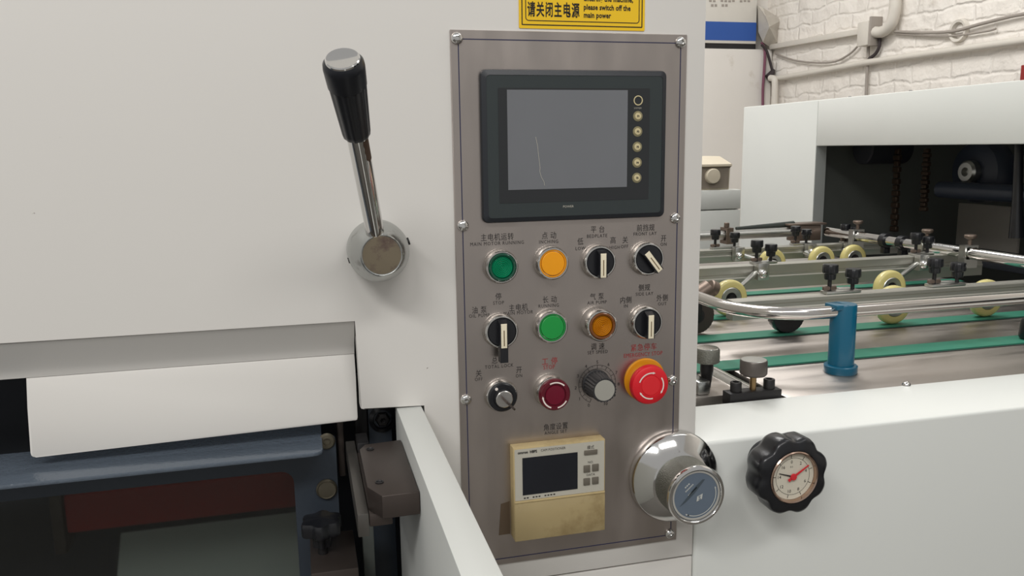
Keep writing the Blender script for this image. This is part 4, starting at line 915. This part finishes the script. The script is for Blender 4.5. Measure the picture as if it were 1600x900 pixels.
a_ = at(1500, 385, X=1.45)
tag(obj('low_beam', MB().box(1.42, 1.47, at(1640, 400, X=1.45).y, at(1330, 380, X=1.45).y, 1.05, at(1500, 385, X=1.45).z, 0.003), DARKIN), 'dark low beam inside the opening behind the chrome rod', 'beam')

# ================================================================== things at the back
y2 = 2.2
k0, k1 = at(1060, 296, Y=y2), at(1158, 296, Y=y2); ks_ = at(1120, 328, Y=y2).z
wc = thing('white_cabinet', 'low white metal cabinet standing behind the housing by the back wall', 'cabinet', (k1.x - 0.3, y2 + 0.25, 0))
obj('top_drawer', MB().box(k1.x - 0.7, k1.x, y2, y2 + 0.02, ks_ + 0.002, k1.z, 0.003), WHITE2, wc)
obj('door', MB().box(k1.x - 0.7, k1.x, y2, y2 + 0.02, 0.05, ks_ - 0.002, 0.003), WHITE2, wc)
obj('body', MB().box(k1.x - 0.7, k1.x, y2 + 0.0205, y2 + 0.6, 0.0, k1.z, 0.003), WHITE2, wc)
z0 = k1.z
hx1 = at(1140, 270, Y=y2 + 0.02).x; zt2 = at(1141, 256, Y=y2 + 0.02).z; c = at(1111, 275, Y=y2 + 0.02)
bh = thing('beige_alarm_box', 'beige housing with a round front disc on top of the white cabinet', 'alarm box', (c.x, y2 + 0.12, z0))
prof = [(y2 + 0.02, z0 + 0.0005), (y2 + 0.02, zt2 - 0.012), (y2 + 0.0, zt2 - 0.008), (y2 + 0.0, zt2), (y2 + 0.10, zt2 + 0.03), (y2 + 0.28, zt2 + 0.03), (y2 + 0.28, z0 + 0.0005)]
obj('housing', MB().prism(prof, YZ, hx1 - 0.24, hx1, bev=0.003), BEIGE, bh)
obj('recess_shade', MB().box(c.x - 0.060, hx1 - 0.006, y2 + 0.016, y2 + 0.0202, z0 + 0.006, zt2 - 0.014), mat('grey_beige_shade', (138, 128, 116), 0.6), bh)  # darker beige sheet, shade under the housing lip put into its colour
dsc = obj('front_disc', MB().lathe([(0.030, 0), (0.030, 0.016), (0.027, 0.020), (0, 0.021)], (c.x, y2 + 0.016, c.z), OUT, 36), BEIGE, bh)
# white box with a blue band on the ledge
y3 = 4.3; LZ = at(1150, 76, Y=4.3).z
x0, x1 = at(1040, 40, Y=y3).x, at(1182, 40, Y=y3).x
zb0, zb1, zb2 = at(1150, 68, Y=y3).z, at(1150, 63.5, Y=y3).z, at(1150, 34.5, Y=y3).z
bxx = thing('striped_box', 'white box with a wide blue band standing on the back wall ledge', 'box', ((x0 + x1) / 2, y3 + 0.04, LZ))
obj('base', MB().box(x0 - 0.0, x1 + 0.005, y3 + 0.01, y3 + 0.09, LZ + 0.0005, zb0), BLACKM, bxx)
obj('carton', MB().box(x0, x1, y3 + 0.001, y3 + 0.09, zb0, zb0 + 0.48, 0.003), CARTON, bxx)
obj('blue_band', MB().box(x0 + 0.001, x1 - 0.001, y3 - 0.0008, y3 + 0.0012, zb1, zb2), BLUEBAND, bxx)
marks(bxx, [at(1110 + k * 6, 1.5 + (k % 3) * 0.3, Y=y3 - 0.0005) for k in range(11) if k not in (2, 7)], 0.019, 0.013, CABLE)
marks(bxx, [at(1113 + k * 5.5, 8.5, Y=y3 - 0.0005) for k in range(5) if k != 2], 0.018, 0.016, CABLE)
# crumpled plastic bag hung in the corner
mb = MB(); pts = [(1184, 8), (1192, 12), (1208, 22), (1222, 31), (1218, 52), (1214, 66), (1202, 73), (1192, 66), (1185, 50)]
cx = at(1202, 42, Y=4.18); Vc = [mb.bm.verts.new(at(x, y, Y=4.29 - 0.03 * (i % 2))) for i, (x, y) in enumerate(pts)]; Vb = [mb.bm.verts.new(at(x, y, Y=4.39)) for x, y in pts]; m0 = mb.bm.verts.new(cx); m1 = mb.bm.verts.new(at(1196, 25, Y=4.21)); 
for i in range(len(pts)):
    j = (i + 1) % len(pts); mb.bm.faces.new((Vc[i], Vc[j], m1 if i < 3 else m0)); mb.bm.faces.new((Vc[i], Vb[i], Vb[j], Vc[j]))
mb.bm.faces.new((Vc[0], m1, m0)); mb.bm.faces.new((Vc[3], m0, m1)); mb.bm.faces.new(Vb[::-1])
tag(obj('plastic_bag', mb, BAGM, smooth=0), 'crumpled pale plastic bag hanging in the wall corner beside the striped box', 'bag')
# conduits and cables on the right wall
XW = 2.985
def wall_run(name, label, pts, r, m, cat, X=None, seg=10):
    P = [at(x, y, X=(X or XW - r)) for x, y in pts]
    return tag(obj(name, MB().tube(smooth_path(P, 4), r, seg), m), label, cat)
a_, b_ = at(1203, 73, X=2.96), at(1346, 48, X=2.96)
tag(obj('cable_duct', MB().prism([(a_.y, a_.z - 0.018), (b_.y, b_.z - 0.018), (b_.y, b_.z + 0.014), (a_.y, a_.z + 0.014)], lambda a, b, c: Vector((c, a, b)), 2.955, 2.999, bev=0.003), CONDUIT), 'square white cable trunk on the brick wall left of the junction box', 'trunking')
j = at(1352, 53, X=2.94)
jb = thing('junction_box', 'small white junction box between trunk and bent pipe on brick wall', 'box', (2.96, j.y, j.z - 0.06))
obj('box', MB().box(2.92, 2.999, j.y - 0.045, j.y + 0.045, j.z - 0.065, j.z + 0.065, 0.006), CONDUIT, jb)
obj('dark_gap', MB().box(2.925, 2.998, j.y - 0.062, j.y - 0.0455, j.z - 0.07, j.z + 0.085, 0.003), CABLE, jb)
wall_run('bent_pipe', 'thick white pipe bending upward from the junction box', [(1368, 50), (1377, 50), (1386, 45), (1393, 36), (1397, 22), (1399, 8), (1400, -20)], 0.030, CONDUIT, 'pipe')
wall_run('wall_pipe', 'long pale pipe sloping along the brick wall above the cabinet', [(1211, 123), (1260, 115), (1352, 98), (1450, 84), (1600, 63), (1900, 17)], 0.018, CONDUIT, 'pipe')
wall_run('sagging_cable', 'thin grey cable sagging under the square trunk', [(1212, 84), (1240, 94), (1275, 98), (1305, 96), (1328, 84), (1342, 70)], 0.006, CABLE, 'cable')
wall_run('drop_cable', 'dark cable loop dropping below the junction box', [(1374, 60), (1374, 72), (1368, 84), (1358, 92), (1354, 98)], 0.009, DARKCABLE, 'cable')
wall_run('vertical_cable', 'thin grey cable running down the brick wall behind the cabinet', [(1357, 66), (1356, 100), (1354, 130), (1352, 190), (1350, 250)], 0.009, CABLE, 'cable')
wall_run('strung_cable', 'thin twisted cable strung across the brick wall to the right', [(1398, 49), (1440, 51), (1488, 49), (1530, 38), (1570, 28), (1610, 20), (1900, -30)], 0.008, CABLE, 'cable')
wall_run('old_cable', 'second thin old cable beneath the strung cable', [(1400, 53), (1450, 56), (1490, 56), (1540, 49), (1556, 45)], 0.005, CABLE, 'cable')
h0 = at(1500, 48, X=2.995)
tag(obj('cable_ring', MB().lathe([(0.035, 0), (0.040, 0.02), (0.052, 0.022), (0.056, 0)], (2.999, h0.y, h0.z), (-1, 0, 0), 28), CONDUIT), 'round pipe stub ring on the brick wall at right', 'pipe fitting')
wall_run('corner_pipe', 'short white pipe standing in the wall corner above the cabinet', [(1204, 122), (1210, 124), (1211, 135), (1210, 165), (1210, 200)], 0.022, CONDUIT, 'pipe', X=2.94)
P = [at(x, y, Y=4.28) for x, y in ((1190, 66), (1195, 80), (1194, 110), (1192, 140), (1192, 180))]
tag(obj('plum_cable', MB().tube(smooth_path(P, 4), 0.009, 8), PLUM), 'plum coloured cable hanging down the wall corner', 'cable')
P = [at(x, y, Y=4.27) for x, y in ((1190, 70), (1198, 80), (1204, 100), (1207, 112))]
tag(obj('black_cable', MB().tube(smooth_path(P, 4), 0.009, 8), DARKCABLE), 'black cable slanting from the plastic bag to the corner pipe', 'cable')
P = [at(x, y, Y=4.27) for x, y in ((1209, 109), (1202, 119), (1205, 128))]
tag(obj('cable_clip', MB().tube(P, [0.012, 0.03, 0.012], 8), DARKCABLE), 'black cable knot at the top of the corner pipe', 'clip')
a_ = at(1600, 95, X=2.97)
tag(obj('red_strip', MB().box(2.96, 2.999, a_.y - 0.08, a_.y + 0.004, 1.3, at(1598, 102, X=2.97).z, 0.003), REDBAR), 'narrow red strip on the wall at the right edge', 'strip')
